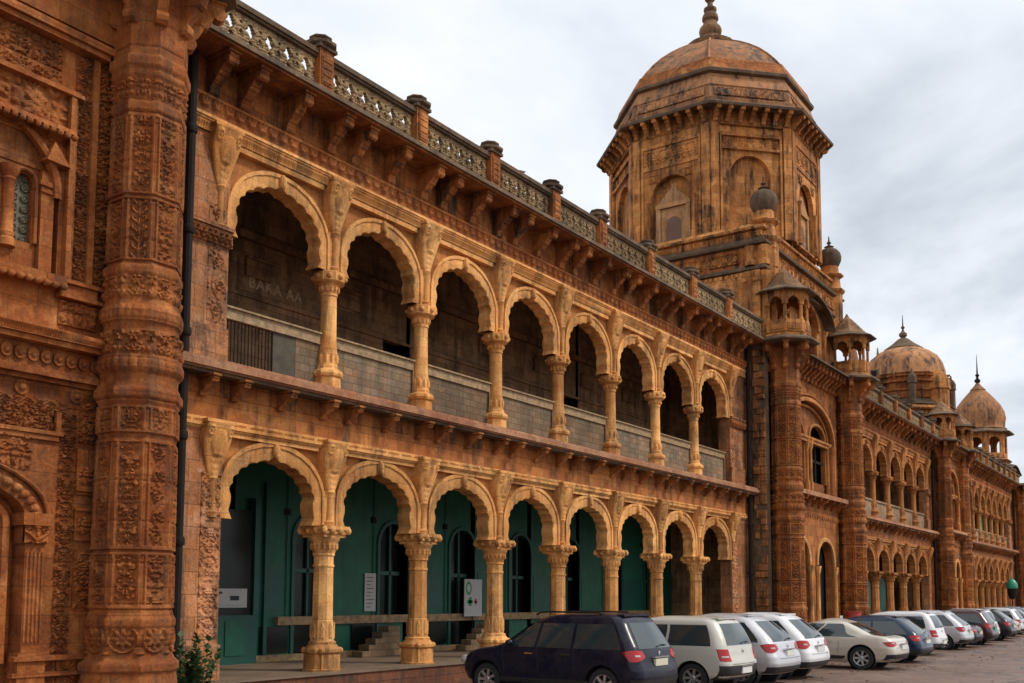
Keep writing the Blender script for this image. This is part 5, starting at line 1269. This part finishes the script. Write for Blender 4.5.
car('box', PC['cream'], 'silver-beige boxy estate car parked beside the dark navy people carrier', 20.60, -6.85, sz=.94, plate='platew', trim='trim')
car('suv', PC['silver'], 'silver hatchback with wide red tail lamps between the silver-beige estate and the white car', 22.95, -7.0, sz=.96, plate='platew')
car('suv', PC['white'], 'white off-road car between the silver hatchback and the champagne saloon', 25.25, -6.95, sz=.96, plate='platew')
car('sedan', PC['champ'], 'champagne saloon with long slanted tail lamps, low boot, parked before the deep blue car', 29.90, -7.75, sz=.95, plate='platew', wr=.34)
car('suv', PC['blue'], 'deep blue off-road car beside the champagne saloon', 33.75, -7.55, wr=.35, sz=.86, plate='platew')
car('box', PC['white'], 'white estate car parked just past the deep blue car', 38.45, -7.0, sz=.91, plate='platew')
car('suv', PC['silver'], 'silver off-road car, next after the white estate', 43.2, -7.0, sz=.91)
car('sedan', PC['black'], 'black saloon low behind the silver off-road car', 45.6, -6.9, sz=.91)
car('mpv', PC['maroon'], 'maroon people carrier with green number plate in the far row', 48.6, -7.0, sz=.91, plate='plateg')
car('box', PC['white'], 'white van-like car in the far row after the maroon people carrier', 51.3, -6.6, sz=.91, plate='platew')
car('suv', PC['black'], 'black off-road car with dark wheels in the far row', 54.0, -6.9, sz=.91)
car('sedan', PC['tan'], 'tan saloon near the far end of the row', 57.3, -6.6, sz=.91)
car('mpv', PC['silver'], 'small silver car near the far end, beside the tan saloon', 60.6, -6.4, sz=.91)
car('suv', PC['black'], 'small dark car near the right edge of the row', 64.5, -6.2, sz=.91)
car('suv', PC['grey'], 'farthest grey car at the right end of the row', 69.0, -6.0, sz=.91)

# ================================================================== small things
# weeds at the foot of the big turret
tp = thing('weed_plant', 'leafy green weeds growing at the foot of the drainpipe', 'plant', (11.0, -1.0, 0))
rs = random.Random(4); lf = MB(); sm = MB()
MT['leaf'] = plain('weed_leaf', (.045, .10, .025), .6, var=.5, vs=12)
for k in range(60):
    a = rs.random()*6.28; R_ = rs.random()*.30; h = .45+rs.random()*.85; tip = (R_*2.2*cos(a), R_*1.2*sin(a), h); b0 = (R_*cos(a), R_*.6*sin(a), 0)
    sm.tube([b0, ((b0[0]+tip[0])*.5, (b0[1]+tip[1])*.5, h*.55), tip], [.010, .007, .003], 5)
    for q in range(26):
        t_ = .15+.85*rs.random(); p = Vector(b0).lerp(Vector(tip), t_); d_ = Vector((rs.uniform(-1, 1), rs.uniform(-1, 1), rs.uniform(-.2, .9))).normalized(); l = .06+.10*rs.random(); s_ = d_.cross(Vector((0, 0, 1))).normalized()*l*.42
        e_ = p+d_*l; m_ = p+d_*l*.5+Vector((0, 0, .01)); lf.add([p, m_+s_, e_, m_-s_], [(0, 1, 2, 3)])
lf.build('foliage', 'leaf', tp, ang=0); sm.build('stem', 'leaf', tp)

# papers and boards
def notice(name, label, x, y, z, w, h, mats, rz=0):
    t = MB().box(-w/2, w/2, -.008, .008, 0, h).build(name, 'paper', None, (x, y, z), rz); tag(t, label, 'notice'); return t
n1_ = notice('notice_paper', 'wide pale notice pasted on the dark glass of the first doorway', 14.85, 2.82, 1.72, 1.15, .42, None)
MB().box(-.38, -.12, -.012, -.0085, .30, .35).box(-.5, .5, -.012, -.0085, .05, .055).box(.1, .35, -.012, -.0085, .16, .26).build('printing', 'ink', n1_)
n2_ = notice('notice_paper', 'tall narrow white notice with lines of print beside the second column', 19.65, 3.0, 1.60, .42, .98, None)
pr = MB()
for q in range(9): pr.box(-.14, .02+.10*((q*7) % 3)/2, -.012, -.0085, .10+q*.095, .118+q*.095)
pr.build('printing', 'ink', n2_)
bn = thing('banner_stand', 'white pull-up banner with green and red logo behind the third arch', 'banner', (23.75, 2.75, .47))
MB().box(-.42, .42, -.01, .01, .95, 2.02).build('banner_sheet', 'paper', bn)
MB().box(-.45, .45, -.05, .05, 0, .08).box(-.012, .012, .012, .03, .08, 2.0).build('stand', 'iron', bn)
MT['lgreen'] = plain('logo_green', (.02, .22, .06), .6); MT['lred'] = plain('logo_red', (.35, .03, .03), .6)
lg = MB(); a = np.arange(20)*pi/10
G = np.array([[(-.22+r*.8*cos(t_), -.013, 1.76+r*1.2*sin(t_)) for t_ in a] for r in (.10, .17)]); lg.grid(G, cv=True)
lg.build('logo_ring', 'lgreen', bn); MB().box(-.30, -.02, -.014, -.0105, 1.32, 1.42).box(-.22, -.08, -.014, -.0105, 1.25, 1.50).build('logo_mark', 'lgreen', bn); MB().box(.04, .20, -.014, -.0105, 1.33, 1.40).box(.08, .15, -.014, -.0105, 1.28, 1.46).build('logo_mark', 'lred', bn)
# steps seen under the arches
for (x_, lab) in ((19.4, 'grey stone steps inside the second arch of the arcade'), (23.6, 'grey stone steps inside the third arch of the arcade')):
    st_ = MB()
    for q in range(5): st_.box(-.7+q*.24, .7, -.0, .35, .47+q*.15 if q else .471, .47+(q+1)*.15)
    tag(st_.build('stone_steps', 'slate', None, (x_, 2.35, 0)), lab, 'steps')
# red drum
MT['redp'] = plain('faded_red_paint', (.42, .035, .03), .5, var=.3)
rd = thing('oil_drum', 'red painted metal drum standing by the tower block behind the blue car', 'drum', (39.9, -3.0, 0))
MB().lathe([(.29, 0), (.30, .03), (.285, .05), (.285, .40), (.30, .42), (.285, .44), (.285, .86), (.30, .88), (.30, .90), (.27, .89)], 24).build('drum_body', 'redp', rd)
MB().lathe([(.27, .885), (.02, .886)], 24).build('drum_lid', 'redp', rd)
rd.location = (41.3, -3.0, .55)
tag(MB().box(-.45, .45, -.45, .45, 0, .55).build('stone_block', 'deep', None, (41.3, -3.0, 0)), 'low red stone block carrying the red drum', 'block')
# white boards on red posts
for (x_, y_, lab) in ((39.7, -3.0, 'small white sign board on a red post, left of the red drum'),):
    s_ = thing('sign_board', lab, 'sign', (x_, y_, 0))
    MB().box(-.17, .17, -.012, .012, .86, 1.32).build('board', 'paper', s_); MB().tube([(0, .03, 0), (0, .03, 1.0)], .025, 8).box(-.12, .12, -.03, .0, .72, .85).build('post', 'redp', s_)
# green-shaded street lamp
ll = thing('street_lamp', 'street lamp with green domed shade and dark bowl near the right edge', 'lamp', (81.92, -2.5, 0))
MB().tube([(0, 0, 0), (0, 0, 2.2)], .06, 8).build('post', 'iron', ll)
MT['lampg'] = plain('green_lamp_shade', (.01, .26, .15), .45)
MB().lathe([(.5, 3.0), (.55, 3.12), (.5, 3.4), (.3, 3.65), (.08, 3.75), (.04, 3.95)], 16).build('lamp_shade', 'lampg', ll)
MB().lathe([(.1, 2.15), (.3, 2.25), (.42, 2.5), (.45, 2.9), (.48, 2.99)], 16).build('lamp_bowl', 'iron', ll)
ll.scale = (.72, .72, .92)
# flood light on the tower block
fl = thing('flood_light', 'small black flood light on a bent arm at the tower block eave', 'lamp', (48.1, -2.0, 12.2))
MB().tube([(0, 0, 0), (.2, 0, .25), (.45, 0, .35)], .03, 8).build('arm', 'iron', fl)
MB().prism([(.4, .2), (.75, .35), (.85, .62), (.55, .5)], -.2, .2, 'y').build('lamp_head', 'iron', fl)
# bare bird on the balustrade
bird = thing('pigeon', 'small dark pigeon perched on the balustrade rail', 'bird', (20.9, -.84, 12.76))
bb = MB().lathe([(.005, -.16), (.03, -.12), (.06, -.05), (.065, .03), (.045, .09), (.03, .12), (.035, .15), (.03, .18), (.005, .21)], 12)
bend(bb, lambda p: (p[2], p[1]*.8, .09+p[0]*.8+max(0, p[2])*.45)).build('body', plain('slate_feathers', (.05, .05, .055), .7), bird)
MB().tube([(0, .02, .05), (0, .02, .001)], .006, 5).tube([(0, -.02, .05), (0, -.02, .001)], .006, 5).build('legs', 'redp', bird)

# dry leaves scattered on the forecourt and along the platform: too many to count
MT['dryleaf'] = plain('dry_leaf', (.22, .12, .05), .8, var=.5, vs=30)
rs = random.Random(12); lt_ = MB()
for k in range(900):
    x = rs.uniform(8, 70); y = rs.choice([rs.gauss(-1.1, .3), rs.uniform(-13, -1), rs.uniform(-9, -5)]); a = rs.random()*6.28; l = rs.uniform(.03, .08); w = l*.4
    y = min(y, -.75)
    c_, s_ = cos(a), sin(a); lt_.add([(x-c_*l, y-s_*l, .006), (x+s_*w, y-c_*w, .012+rs.random()*.02), (x+c_*l, y+s_*l, .008), (x-s_*w, y+c_*w, .012+rs.random()*.02)], [(0, 1, 2, 3)])
tag(lt_.build('dry_leaves', 'dryleaf', None, ang=0), 'dry brown leaves scattered over the forecourt paving', 'leaves', kind='stuff')
